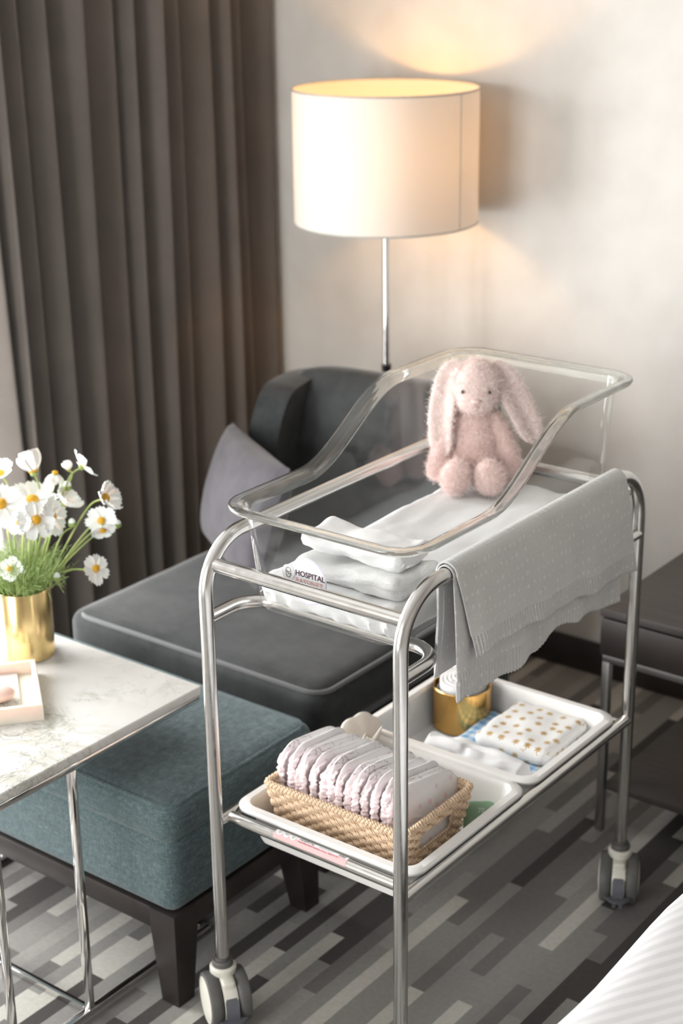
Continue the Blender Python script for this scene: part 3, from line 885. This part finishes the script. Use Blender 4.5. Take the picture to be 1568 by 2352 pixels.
o = obj('star_muslin', slab(.172, .190, .040, .020, 30, .002, 25, 7, crump(9, .005)), stars(), None, (.2795, .664, .4005), (0, 0, .03))
tag(o, 'white muslin printed with gold stars, folded square in the back tray', 'cloth')
def bundle_fn(u, v):
    t = u; x = lerp(-.125, .122, t); a = 2*PI*v
    r = .041*(1-.25*abs(2*t-1)**3)*(1+.16*nz((t*3.2, cos(a), sin(a)), 1.5, 3)-.16*abs(sin(a*2.5+t*5+2.4*nz((t*4, cos(a), sin(a)), 1.3, 6)))**6+.05*sin(a*5+t*9)*(.4+.6*abs(2*t-1)))
    if t < .05: r *= math.sqrt(t/.05+.001)
    if t > .93: r *= math.sqrt((1-t)/.07+.01)
    return Vector((x, r*cos(a)*.9, .040+r*sin(a)*.92+.006*nz((t*5, a, 0), 1, 8)))
o = obj('rolled_bundle', surf(lambda v, u: bundle_fn(u, v), 48, 80, closeu=True), M['white_cotton'], None, (.250, .505, .3740), (0, 0, -.02))
tag(o, 'loosely rolled white cloth bundle lying across the back tray in front of the muslin', 'cloth')

# ------------------------------------------------------------------ floor lamp
lamp = thing('floor_lamp', 'floor lamp with large white drum shade behind the grey lounge chair', 'lamp', (-.693, 1.5, 0))
def shade_mat():
    g = G('linen_lampshade')
    df = g.new('ShaderNodeBsdfDiffuse'); tl = g.new('ShaderNodeBsdfTranslucent'); mx = g.new('ShaderNodeMixShader'); mx.inputs[0].default_value = .165
    w1 = g.wave(300, axis='Z', dist=2); c = g.ramp(w1, [(0, (.66, .64, .61)), (1, (.70, .68, .65))])
    g.put(df.inputs[0], c); g.put(tl.inputs[0], (.95, .86, .76))
    g.t.links.new(df.outputs[0], mx.inputs[1]); g.t.links.new(tl.outputs[0], mx.inputs[2]); g.t.links.new(mx.outputs[0], g.out.inputs[0]); return g.m
SR, Z0, Z1 = .240, 1.262, 1.600
o = obj('lamp_shade', lathe([(SR, Z0), (SR, Z1)], 96), shade_mat(), lamp); 
M['trim'] = plain('shade_trim', (.42, .42, .40), .5)
for z in (Z0, Z1): obj('shade_trim', tube([(SR*cos(2*PI*k/72), SR*sin(2*PI*k/72), z) for k in range(72)], .0026, 8, closed=True), M['trim'], lamp)
a0 = math.atan2(-.608, .795)+math.radians(34)
obj('shade_seam', tube([((SR+.0006)*cos(a0), (SR+.0006)*sin(a0), z) for z in (Z0, Z1)], .0013, 6), M['trim'], lamp)
obj('pole', tube([(0, 0, .872), (0, 0, 1.40)], .0088, 16), M['chrome'], lamp)
obj('lower_pole', lathe([(.0, .018), (.011, .018), (.011, .855), (.013, .858), (.013, .874), (0, .874)], 20), plain('black_lamp_stem', (.02, .02, .02), .4), lamp)
obj('lamp_base', lathe([(0, 0), (.135, 0), (.14, .004), (.14, .016), (.135, .02), (0, .021)], 48), plain('black_lamp_base', (.02, .02, .02), .4), lamp)
bm = bmesh.new()
for k in range(3):
    a = 2*PI*k/3; add_tube(bm, [(0, 0, 1.40), (SR*cos(a), SR*sin(a), 1.40)], .002, 6)
obj('shade_spider', bm, M['trim'], lamp)
def emis():
    g = G('warm_bulb'); e = g.new('ShaderNodeEmission'); n = g.noise(3); g.put(e.inputs[0], g.ramp(n, [(0, (1, .50, .14)), (1, (1, .52, .16))])); e.inputs[1].default_value = 78
    g.t.links.new(e.outputs[0], g.out.inputs[0]); return g.m
bm = bmesh.new(); ell(bm, (0, 0, 1.455), (.034, .034, .042)); obj('bulb', bm, emis(), lamp)

# ------------------------------------------------------------------ curtain
def curtain_mat():
    g = G('taupe_curtain'); n = g.noise(5, 3); f = g.noise(500, 2)
    c = g.mix(.2, g.ramp(n, [(.3, (.118, .103, .092)), (.7, (.152, .133, .120))]), g.ramp(f, [(.2, (.09, .08, .07)), (.8, (.28, .25, .23))]))
    g.set(col=c, rough=.9, sheen=.3, spec=.1); g.bump(f, .2, .0006); return g.m
ys = [.590, .655, .710, .794, .875, .995, .115+1.0, .150+1.02, 1.262, 1.352, 1.46, 1.535, 1.612, 1.725]
path = []
for i in range(len(ys)-1):
    a, b = ys[i], ys[i+1]; d = b-a; am = .088+.02*sin(i*2.1)
    path += [(a+.10*d, -1.345), (a+.35*d, -1.335+.25*am), (a+.68*d, -1.345+.75*am), (a+.95*d, -1.345+am), (a+1.045*d, -1.345+.93*am), (a+1.05*d, -1.345+.45*am)]
path.append((1.738, -1.34))
CP = smooth_path([(y, x, 0) for y, x in path], 5)
def cur_fn(u, v):
    k = u*(len(CP)-1); i = min(int(k), len(CP)-2); p = CP[i].lerp(CP[i+1], k-i)
    z = lerp(.01, 2.58, v)
    pull = .075*max(0, 1.75-z)*max(0, 1-(p.x-.58)/.16)
    p = p+Vector((pull, 0, 0))
    sway = .010*sin(p.x*9+z*1.3)+.012*(1-v)*sin(p.x*23+1)
    return Vector((p.y+sway*.8, min(1.745, p.x+.010*(1-v)*sin(p.x*17)), z))
o = obj('curtain', surf(cur_fn, len(CP)-1, 24), curtain_mat(), recalc=False); solid(o, .003, 0)
tag(o, 'heavy taupe floor-length curtain hanging in deep folds beside the lamp', 'curtain')

def sheer_mat():
    g = G('white_voile'); df = g.new('ShaderNodeBsdfDiffuse'); tl = g.new('ShaderNodeBsdfTranslucent'); mx = g.new('ShaderNodeMixShader'); mx.inputs[0].default_value = .75
    f = g.noise(400, 2); c = g.ramp(f, [(.2, (.84, .83, .82)), (.8, (.92, .91, .90))]); g.put(df.inputs[0], c); g.put(tl.inputs[0], c)
    g.t.links.new(df.outputs[0], mx.inputs[1]); g.t.links.new(tl.outputs[0], mx.inputs[2]); g.t.links.new(mx.outputs[0], g.out.inputs[0]); return g.m
o = obj('sheer_curtain', surf(lambda u, v: Vector((-1.405+.016*sin(u*44), lerp(.30, .80, u), lerp(.012, 2.57, v))), 90, 6), sheer_mat(), recalc=False)
tag(o, 'bright white voile curtain glowing at the window beside the taupe drape', 'curtain')

# ------------------------------------------------------------------ lounge chair
def velvet(name, c0, c1, sh=.5):
    g = G(name); n = g.noise(5, 4, .65); n2 = g.noise(22, 4, .7); f = g.noise(700, 2)
    c = g.mix(.4, g.ramp(n, [(.35, c0), (.65, c1)]), g.ramp(n2, [(.35, c0), (.65, c1)]))
    g.set(col=c, rough=.8, sheen=sh, srough=.35, spec=.2); g.bump(f, .15, .0005); return g.m
M['velvet'] = velvet('charcoal_velvet', (.014, .0165, .017), (.047, .050, .050))
M['piping'] = plain('charcoal_piping', (.06, .062, .064), .7, sheen=.4)
ch = thing('lounge_chair', 'low charcoal velvet lounge chair with curved winged back', 'armchair', (-.505, .88, 0))
def cbox(lo, hi, bev, seg=4): return box([lo[0]+.505, lo[1]-.88, lo[2]], [hi[0]+.505, hi[1]-.88, hi[2]], bev, seg)
def seat_bm():
    bm = slab(.765, .76, .125, .035, 26)
    for v in bm.verts:
        k = max(0, 1-(abs(v.co.x)/.38)**3)*max(0, 1-(abs(v.co.y)/.38)**3)
        if v.co.z > .06: v.co.z += .010*k+.003*nz(v.co, 8, 2)
    return bm
obj('seat_cushion', seat_bm(), M['velvet'], ch, (-.008, -.03, .340))
for z in (.457, .352):
    P = [(x+.002, y-.03, z) for x, y, _, _ in rrect(-.372, .372, -.369, .369, .045, 8, 6)]
    obj('piping', tube(P, .0055, 8, closed=True), M['piping'], ch)
obj('seat_base', cbox((-.875, .50, .13), (-.135, 1.27, .340), .02), M['velvet'], ch)
for x in (-.84, -.17):
    for y in (.53, 1.20):
        bm = bmesh.new(); add_box(bm, (x+.505-.025, y-.88-.025, 0), (x+.505+.025, y-.88+.025, .135), .004)
        obj('leg', bm, M['dark_wood'], ch)
def back_fn(side):
    P = smooth_path(
        [(-.885, 1.10, 0), (-.875, 1.15, 0), (-.85, 1.205, 0), (-.785, 1.25, 0), (-.65, 1.278, 0), (-.505, 1.285, 0), (-.36, 1.278, 0), (-.225, 1.25, 0), (-.16, 1.205, 0), (-.135, 1.15, 0), (-.125, 1.10, 0)], 5)
    def fn(u, v):
        k = u*(len(P)-1); i = min(int(k), len(P)-2); p = P[i].lerp(P[i+1], k-i)
        a = abs(2*u-1); ztop = .900-.03*a**4-.10*max(0, a-.85)/.15*max(0, a-.85)/.15
        z = lerp(.33, ztop, v)
        lean = (z-.45)*.16*(1-a**4)
        wing = -(z-.60)*.15*max(0, a-.7)/.3
        return Vector(((p.x+.505)*.86+.01+(1 if u > .5 else -1)*(z-.45)*-.16*a**2, p.y-.88+lean-.02-wing*-.4, z))
    return fn
o = obj('backrest', surf(back_fn(0), 50, 16), M['velvet'], ch, recalc=False); solid(o, .085, 0)
bv = o.modifiers.new('b', 'BEVEL'); bv.width = .03; bv.segments = 4; bv.limit_method = 'ANGLE'; bv.angle_limit = math.radians(50)
def bc_fn(u, v):
    x = lerp(-.275, .275, u); z = lerp(.47, .905, v)
    e = (1-abs(2*u-1)**6)*(1-abs(2*v-1)**6)
    return Vector((x, 1.215-.88-.050*e+(z-.45)*.14-.03*(abs(x)/.3)**3+(.025 if False else 0), z-.015*abs(2*u-1)**4))
o = obj('back_cushion', surf(bc_fn, 30, 30), M['velvet'], ch, recalc=False); solid(o, .03, 1)
# scatter cushion
def cush(p):
    return p
bm = bmesh.new()
def cu_fn(sd):
    def f(u, v):
        a, b = 2*u-1, 2*v-1
        pinch = 1-.06*(1-abs(a)**2)*abs(b)**3; pinch2 = 1-.06*(1-abs(b)**2)*abs(a)**3
        th = .070*((1-a*a)*(1-b*b))**.42*(1+.08*nz((a, b, 0), 2, 4))
        return Vector((a*.26*pinch2, sd*th, b*.15*pinch))
    return f
for sd in (-1, 1): surf(cu_fn(sd), 30, 30, bm=bm)
bmesh.ops.remove_doubles(bm, verts=bm.verts[:], dist=1e-5)
o = obj('scatter_cushion', bm, velvet('mauve_velvet', (.046, .043, .049), (.076, .071, .081), .3), None, (-.668, .868, .668), (math.radians(-18), math.radians(-4), math.radians(-34)))
tag(o, 'mauve grey oblong cushion leaning against the back of the lounge chair', 'cushion')

# ------------------------------------------------------------------ ottoman
def linen():
    g = G('teal_linen')
    v1 = g.noise(1, 4, .6, vec=g.mapping((60, 60, 420))); v2 = g.noise(1, 4, .6, vec=g.mapping((420, 420, 60)))
    v3 = g.noise(1, 3, .6, vec=g.mapping((500, 40, 200)))
    f = g.math('MULTIPLY', g.math('ADD', g.math('ADD', v1, v2), v3), .333)
    g.set(col=g.ramp(f, [(.38, (.050, .074, .079)), (.52, (.090, .128, .136)), (.64, (.175, .228, .236))]), rough=.92, sheen=.2, spec=.15)
    g.bump(f, .5, .0015); return g.m
M['linen'] = linen()
ot = thing('ottoman', 'teal linen ottoman with dark wooden base and tapered legs', 'ottoman', (-.493, .185, 0))
OX, OY = .405, .222
bm = slab(OX*2, OY*2, .172, .028, 24); 
obj('upholstered_body', bm, M['linen'], ot, (0, 0, .205))
bm = slab(OX*2+.004, OY*2+.004, .090, .030, 30)
for v in bm.verts:
    k = max(0, 1-(abs(v.co.x)/.40)**4)*max(0, 1-(abs(v.co.y)/.22)**4)
    if v.co.z > .045: v.co.z += .008*k
obj('seat_pad', bm, M['linen'], ot, (0, 0, .354))
P = [(x, y, .4375) for x, y, _, _ in rrect(-OX+.010, OX-.010, -OY+.010, OY-.010, .035, 8, 6)]
obj('piping', tube(P, .0045, 8, closed=True), M['linen'], ot)
obj('wooden_plinth', box((-OX, -OY, .160), (OX, OY, .208), .004), M['dark_wood'], ot)
for sx in (-1, 1):
    for sy in (-1, 1):
        bm = bmesh.new()
        t = .066; b = .044
        def q(z, s): 
            x1 = sx*(OX+.0008); y1 = sy*(OY+.0008); return [(x1, y1, z), (x1-sx*s, y1, z), (x1-sx*s, y1-sy*s, z), (x1, y1-sy*s, z)]
        rg = [q(.207, t), q(.165, t), [(x-sx*.010*0, y, z) for x, y, z in q(.0, b)]]
        loft(rg, True, True, bm)
        obj('leg', bm, M['dark_wood'], ot, sharp=20)

# ------------------------------------------------------------------ marble side table
def marble():
    g = G('white_marble')
    v = g.noise(3.5, 6, .6, dist=1.4); d = g.math('ABSOLUTE', g.math('SUBTRACT', v, .5))
    v2 = g.noise(8, 6, .6, dist=1.6); d2 = g.math('ABSOLUTE', g.math('SUBTRACT', v2, .5))
    mask = g.ramp(g.noise(4, 3), [(.42, (0, 0, 0)), (.62, (1, 1, 1))])
    a = g.ramp(d, [(0, (1,)*3), (.035, (.25,)*3), (.10, (0,)*3)]); b = g.ramp(d2, [(0, (1,)*3), (.014, (0,)*3)])
    base = g.ramp(g.noise(3.5, 4), [(.3, (.68, .67, .64)), (.7, (.75, .745, .725))])
    c = g.mix(g.math('MULTIPLY', g.math('MULTIPLY', a, mask), .75), base, (.42, .41, .34))
    c = g.mix(g.math('MULTIPLY', g.math('MULTIPLY', b, mask), .8), c, (.20, .21, .20))
    g.set(col=c, rough=.22, spec=.5); return g.m
M['marble'] = marble()
TX1, TX0, TY1, TY0, TZ = -.208, -.78, .198, -.52, .575
tb = thing('side_table', 'marble-topped side table with slim polished chrome frame', 'table', ((TX0+TX1)/2, (TY0+TY1)/2, 0))
tcx, tcy = (TX0+TX1)/2, (TY0+TY1)/2
def tbox(lo, hi, bev=0.0015, seg=2): return box((lo[0]-tcx, lo[1]-tcy, lo[2]), (hi[0]-tcx, hi[1]-tcy, hi[2]), bev, seg)
bm = tbox((TX0, TY0, TZ-.020), (TX1, TY1, TZ), .003, 3)
obj('marble_top', bm, M['marble'], tb)
B = .014
for x in (TX0+.002, TX1-.001-B):
    obj('top_rail', tbox((x, TY0+.006, TZ-.020-B), (x+B, TY1-.006, TZ-.020)), M['chrome'], tb)
    obj('floor_rail', tbox((x, TY0+.006, 0), (x+B, TY1-.006, B)), M['chrome'], tb)
    for y in (-.160, -.352):
        obj('leg', tbox((x, y, B), (x+B, y+B, TZ-.020-B)), M['chrome'], tb)
for y in (TY1-.006-B, -.160, TY0+.006):
    obj('floor_rail', tbox((TX0+.006+B, y, 0), (TX1-.006-B, y+B, B)), M['chrome'], tb)
obj('top_rail', tbox((TX0+.006+B, TY1-.006-B, TZ-.020-B), (TX1-.006-B, TY1-.006, TZ-.020)), M['chrome'], tb)

# brass vase with cosmos
VX, VY = -.605, .098
vs = thing('brass_vase', 'cylindrical brass vase filled with white cosmos on the marble table', 'vase', (VX, VY, TZ))
obj('vase_body', lathe([(0, 0), (.0555, 0), (.0575, .002), (.0575, .150), (.0565, .1515), (.0555, .150), (.0555, .006), (0, .005)], 64), M['brass'], vs)
M['petal'] = plain('white_petal', (.86, .87, .85), .7, 0, .03, 60, sss=.15)
def stemmat():
    g = G('green_stem'); n = g.noise(30, 3); g.set(col=g.ramp(n, [(.3, (.20, .30, .07)), (.7, (.42, .46, .16))]), rough=.6); return g.m
M['stem'] = stemmat(); M['sepal'] = plain('green_sepal', (.25, .33, .10), .7, 0, .2, 60)
M['pollen'] = plain('yellow_pollen', (.62, .33, .02), .8, 0, .35, 700)
def blossom(nrm, rad, cup, seed, n=8, droop=0.0):
    """petals mesh in local space, facing nrm"""
    rnd = random.Random(seed); bm = bmesh.new()
    q = Vector((0, 0, 1)).rotation_difference(Vector(nrm).normalized()).to_matrix()
    for k in range(n):
        a = 2*PI*k/n+rnd.uniform(-.12, .12); ln = rad*rnd.uniform(.86, 1.05); c = cup+rnd.uniform(-.16, .16)-droop*max(0, -sin(a))
        wd = rad*.345*rnd.uniform(.85, 1.1); tw = rnd.uniform(-.2, .2)
        def fn(u, v):
            s = u; t = 2*v-1
            w_ = wd*(.18+.82*sin(min(1, s*1.05)**.8*PI*.60))
            notch = 0 if s < .8 else .06*rad*(cos(t*9)-.6)*(s-.8)/.2-(t*t)*.10*rad*(s-.8)/.2
            r = .08*rad+ln*s+notch
            h = ln*(s*sin(c)+.22*s*s*(c-.3))-.05*rad*(1-t*t)*sin(s*PI)+tw*t*w_*.6+.010*rad*cos(t*14)*s
            p = Vector((r*cos(c*.75*s+c*.25), t*w_*.98, h))
            p = Matrix.Rotation(a, 3, 'Z') @ p
            return q @ p
        surf(fn, 8, 6, bm=bm)
    return bm, q
def flower(pos, nrm, rad, cup, label, seed, n=8, bend=(0, 0, 0), base=None):
    p = Vector(pos); nrm = Vector(nrm).normalized(); rnd = random.Random(seed)
    t = thing('cosmos_flower', label, 'flower', pos, 0, 'white cosmos in the brass vase')
    bm, q = blossom(nrm, rad, cup, seed, n)
    o = obj('blossom', bm, M['petal'], t, recalc=False)
    bm = bmesh.new(); ell(bm, (0, 0, 0), (rad*.25, rad*.25, rad*.16), q.to_4x4(), 14); 
    for v in bm.verts: v.co += nrm*rad*.10+Vector((rnd.uniform(-1, 1),)*3)*rad*.012
    obj('flower_centre', bm, M['pollen'], t)
    bm = bmesh.new(); ell(bm, tuple(-nrm*rad*.06), (rad*.20, rad*.20, rad*.14), q.to_4x4(), 12); obj('sepal', bm, M['sepal'], t)
    b0 = Vector(base) if base else Vector((VX+rnd.uniform(-.03, .03), VY+rnd.uniform(-.03, .03), TZ+.012))
    mid = Vector((lerp(VX, p.x, .42), lerp(VY, p.y, .42), TZ+.155))
    mid.x = VX+max(-.042, min(.042, mid.x-VX)); mid.y = VY+max(-.042, min(.042, mid.y-VY))
    end = p-nrm*rad*.12
    pre = end-nrm*rad*.9+Vector(bend)
    S = smooth_path([b0-p, mid-p, mid.lerp(pre, .55)-p+Vector((0, 0, .012)), pre-p, end-p], 8)
    obj('stem', tube(S, lambda t_: .0024-.0006*t_, 7), M['stem'], t)
    return t
toC = Vector((.55, -.72, .38)); R_ = Vector((.795, .607, 0)); U_ = Vector((0, 0, 1))
def fd(c, r, u): return toC*c+R_*r+U_*u
flower((-.653, .197, .937), fd(-.25, -.25, 1), .044, 1.0, 'white cosmos opening upward like a cup, seen from its side above the bouquet', 1)
flower((-.639, .242, .924), fd(.05, .15, 1), .026, -.55, 'small white cosmos with petals folded back and raised yellow centre', 2, 7)
flower((-.618, .262, .931), fd(.1, -.2, 1), .018, 1.05, 'half-opened small white cosmos beside the winged one at the top', 3, 7)
flower((-.590, .274, .940), fd(-.35, .5, .5), .036, .25, 'white cosmos with three wing-like petals seen from behind at the top right', 4, 5)
flower((-.512, .257, .891), fd(.35, .8, .35), .040, .55, 'large white cosmos turned sideways, highest on the outer right of the bouquet', 5)
flower((-.501, .234, .851), fd(.85, .1, .15), .032, .15, 'white cosmos facing front with an open yellow centre directly below the sideways one', 6)
flower((-.488, .224, .838), fd(.5, .15, -.55), .028, .2, 'white cosmos nodding downward under the front-facing outer one', 7)
flower((-.484, .192, .763), fd(.65, .65, .05), .033, .15, 'lone white cosmos low on a long bent stem right of the vase', 8, 7, base=(VX+.02, VY+.02, TZ+.012))
flower((-.649, .100, .896), fd(.9, .1, .25), .046, .12, 'large white cosmos with orange centre cut by the photo edge', 9)
flower((-.636, .172, .885), fd(.45, .25, .85), .050, .35, 'widest white cosmos at the middle of the bouquet with its centre mostly hidden', 10)
flower((-.605, .106, .864), fd(.95, -.1, .25), .027, .1, 'small daisy-like white cosmos in front below the widest bloom', 11, 9)
flower((-.586, .134, .865), fd(.75, .45, .1), .041, .2, 'broad white cosmos with orange centre left of its twin bloom', 12)
flower((-.585, .174, .861), fd(.55, .75, .05), .042, .25, 'broad white cosmos turned right overlapping its twin bloom', 13)
flower((-.595, .224, .871), fd(.1, .6, .7), .036, .6, 'white cosmos seen edge-on behind the twin blooms', 14)
flower((-.586, .055, .783), fd(.85, .0, .5), .026, .1, 'small white cosmos hanging just above the vase rim', 15, 9)
flower((-.720, .165, .928), fd(.4, -.3, .8), .038, .4, 'blurred white cosmos at the far left top of the bouquet', 16)
for k, (p, r, lab) in enumerate([((-.606, .244, .901), .010, 'closed green and white cosmos bud below the top right blooms'), ((-.555, .202, .843), .009, 'closed cosmos bud beside the right-turned twin bloom'),
        ((-.479, .259, .840), .008, 'tiny round cosmos bud outermost on the right of the bouquet'), ((-.543, .139, .746), .009, 'drooping cosmos bud below the foliage by the vase rim')]):
    t = thing('cosmos_bud', lab, 'flower bud', p, 0, 'cosmos buds in the brass vase')
    bm = bmesh.new(); ell(bm, (0, 0, r*.3), (r*.8, r*.8, r)); obj('bud', bm, M['petal'], t)
    bm = bmesh.new()
    add_lathe(bm, [(0, -r), (r*.75, -r*.6), (r*.95, 0), (r*.85, r*.35)], 10)
    obj('sepal', bm, M['sepal'], t)
    p = Vector(p); mid = Vector((VX+max(-.042, min(.042, (p.x-VX)*.5)), VY+max(-.042, min(.042, (p.y-VY)*.5)), TZ+.155))
    obj('stem', tube(smooth_path([Vector((VX, VY, TZ+.012))-p, mid-p, mid.lerp(p, .6)-p+Vector((0, 0, .02)), (0, 0, -r*.9)], 7), .0015, 6), M['stem'], t)
# feathery foliage: far too many threads to count
bm = bmesh.new(); rnd = random.Random(3)
for k in range(330):
    a = rnd.uniform(0, 2*PI); r0 = .045*math.sqrt(rnd.random()); b = Vector((VX+r0*cos(a), VY+r0*sin(a), TZ+.13))
    sp = rnd.uniform(.01, .055); h = rnd.uniform(.03, .105)*(1-.3*r0/.045)
    e = b+Vector((cos(a)*sp*1.2+rnd.uniform(-.02, .02), sin(a)*sp*1.2+rnd.uniform(-.02, .02), .025+h))
    m_ = b.lerp(e, .55)+Vector((rnd.uniform(-.012, .012), rnd.uniform(-.012, .012), .012))
    add_tube(bm, smooth_path([b, m_, e], 4), lambda t: .0009-.0006*t, 4)
    for j in range(3):
        s = b.lerp(e, rnd.uniform(.4, .95)); d = Vector((rnd.uniform(-1, 1), rnd.uniform(-1, 1), rnd.uniform(.0, 1))).normalized()*rnd.uniform(.01, .022)
        add_tube(bm, [s, s+d*.6, s+d+Vector((0, 0, .002))], .0005, 3)
for k in range(26):
    a = rnd.uniform(0, 2*PI); r0 = .04; b = Vector((VX+r0*cos(a), VY+r0*sin(a), TZ+.13))
    e = b+Vector((cos(a)*.05, sin(a)*.05, rnd.uniform(-.02, .03)+.02))
    add_tube(bm, smooth_path([b, b.lerp(e, .5)+Vector((0, 0, .035)), e], 4), .0006, 4)
g_ = G('feathery_green'); n_ = g_.noise(25, 3); g_.set(col=g_.ramp(n_, [(.3, (.15, .25, .06)), (.7, (.38, .47, .17))]), rough=.7)
o = obj('feathery_foliage', bm, g_.m); tag(o, 'feathery green cosmos foliage spilling over the brass vase rim', 'foliage', kind='stuff')

# alabaster tray with tile and soap
ta = math.radians(51.5)
trx = thing('alabaster_tray', 'square cream alabaster tray on the marble table below the vase', 'tray', (-.499, -.107, TZ), ta)
M['alab'] = plain('cream_alabaster', (.72, .66, .57), .35, 0, .08, 18, sss=.2)
A = .105; wt = .010; hh = .034
bm = bmesh.new()
rings = [[(x, y, z) for x, y in ((-A+i, -A+i), (A-i, -A+i), (A-i, A-i), (-A+i, A-i))] for i, z in ((.001, 0), (0, .001), (0, hh-.0015), (.0015, hh), (wt-.0015, hh), (wt, hh-.0015), (wt, .008))]
loft(rings, True, True, bm)
obj('tray_body', bm, M['alab'], trx, sharp=30)
o = obj('white_tile', box((-.080, -.0915, 0), (.066, .0915, .006), .001), M['marble'], None, (-.499, -.107, TZ+.0085), (0, 0, ta)); tag(o, 'flat white marble tile lying inside the alabaster tray', 'tile')
bm = bmesh.new(); ell(bm, (0, 0, 0), (.035, .024, .0155), None, 28)
so = obj('soap_bar', bm, plain('pink_soap', (.74, .55, .48), .45, 0, .03, 12, sss=.15), None, (-.462, -.108, TZ+.0302), (0, 0, ta)); tag(so, 'smooth oval pale pink soap on the white tile', 'soap')

# ------------------------------------------------------------------ luggage bench
be = thing('luggage_bench', 'dark wooden luggage bench with metal legs against the back wall', 'bench', (.80, 1.36, 0))
def bb(lo, hi, bev=.002): return box((lo[0]-.8, lo[1]-1.36, lo[2]), (hi[0]-.8, hi[1]-1.36, hi[2]), bev)
def bwood():
    g = G('dark_bench_wood'); n = g.noise(1, 5, .6, vec=g.mapping((6, 90, 90)))
    g.set(col=g.ramp(n, [(.3, (.036, .031, .029)), (.7, (.056, .049, .046))]), rough=.5, spec=.3); return g.m
M['bwood'] = bwood(); M['bmetal'] = plain('satin_bench_metal', (.42, .41, .40), .35, 1, .05)
obj('bench_top', bb((.238, 1.020, .546), (1.36, 1.715, .566)), M['bwood'], be)
obj('drawer_front', bb((.240, 1.022, .452), (1.358, 1.040, .541)), M['dark_wood'], be)
obj('drawer_case', bb((.242, 1.040, .452), (1.356, 1.70, .5455)), M['dark_wood'], be)
obj('lower_shelf', bb((.262, 1.035, .108), (1.336, 1.66, .126)), M['bwood'], be)
for x in (.246, 1.332):
    for y in (1.026, 1.64):
        obj('leg', bb((x, y, 0), (x+.018, y+.018, .438), .001), M['bmetal'], be)
for y in (1.026, 1.64): obj('frame_rail', bb((.246, y, .434), (1.350, y+.018, .4515), .001), M['bmetal'], be)
for x in (.246, 1.332): obj('frame_rail', bb((x, 1.044, .434), (x+.018, 1.64, .4515), .001), M['bmetal'], be)

# ------------------------------------------------------------------ bed
bd = thing('bed', 'white bed with satin-striped duvet in the corner of the view', 'bed', (1.834, -.72, .008))
def duvet_mat():
    g = G('satin_stripe_cotton'); s = g.sep()
    k = g.math('ADD', g.math('MULTIPLY', s[0], -.86), g.math('MULTIPLY', s[1], .50))
    st = g.math('SINE', g.math('MULTIPLY', k, 2*PI/.021))
    f = g.math('GREATER_THAN', st, 0)
    g.set(col=g.mix(f, (.70, .70, .71), (.62, .62, .63)), rough=g.mix(f, (.9,)*3, (.45,)*3), spec=.3, sheen=.1)
    g.bump(g.noise(300, 2), .1, .0008); return g.m
def dv(p):
    q = p.copy(); q.z += .010*nz((p.x, p.y, 0), 3.0, 2)*min(1, p.z/.05); q.x += .012*nz((0, p.y, p.z), 4, 3); return q
obj('duvet', slab(1.96, 2.36, .20, .07, 50, .003, 6, 1, dv), duvet_mat(), bd, (0, 0, .358))
obj('mattress', box((-.94, -1.15, .22), (.94, 1.14, .357), .03, 4), M['white_cotton'], bd)
obj('bed_base', box((-.93, -1.14, .02), (.93, 1.13, .22), .01), M['dark_wood'], bd)

# ------------------------------------------------------------------ render look
sc = bpy.context.scene
sc.view_settings.view_transform = 'Standard'
sc.view_settings.look = 'None'
sc.view_settings.exposure = 0.18
sc.cycles.use_denoising = True
sc.cycles.max_bounces = 10; sc.cycles.diffuse_bounces = 4; sc.cycles.glossy_bounces = 5; sc.cycles.transparent_max_bounces = 20; sc.cycles.transmission_bounces = 8
sc.cycles.use_adaptive_sampling = True; sc.cycles.adaptive_threshold = .02
sc.cycles.caustics_reflective = False
sc.cycles.sample_clamp_indirect = 6
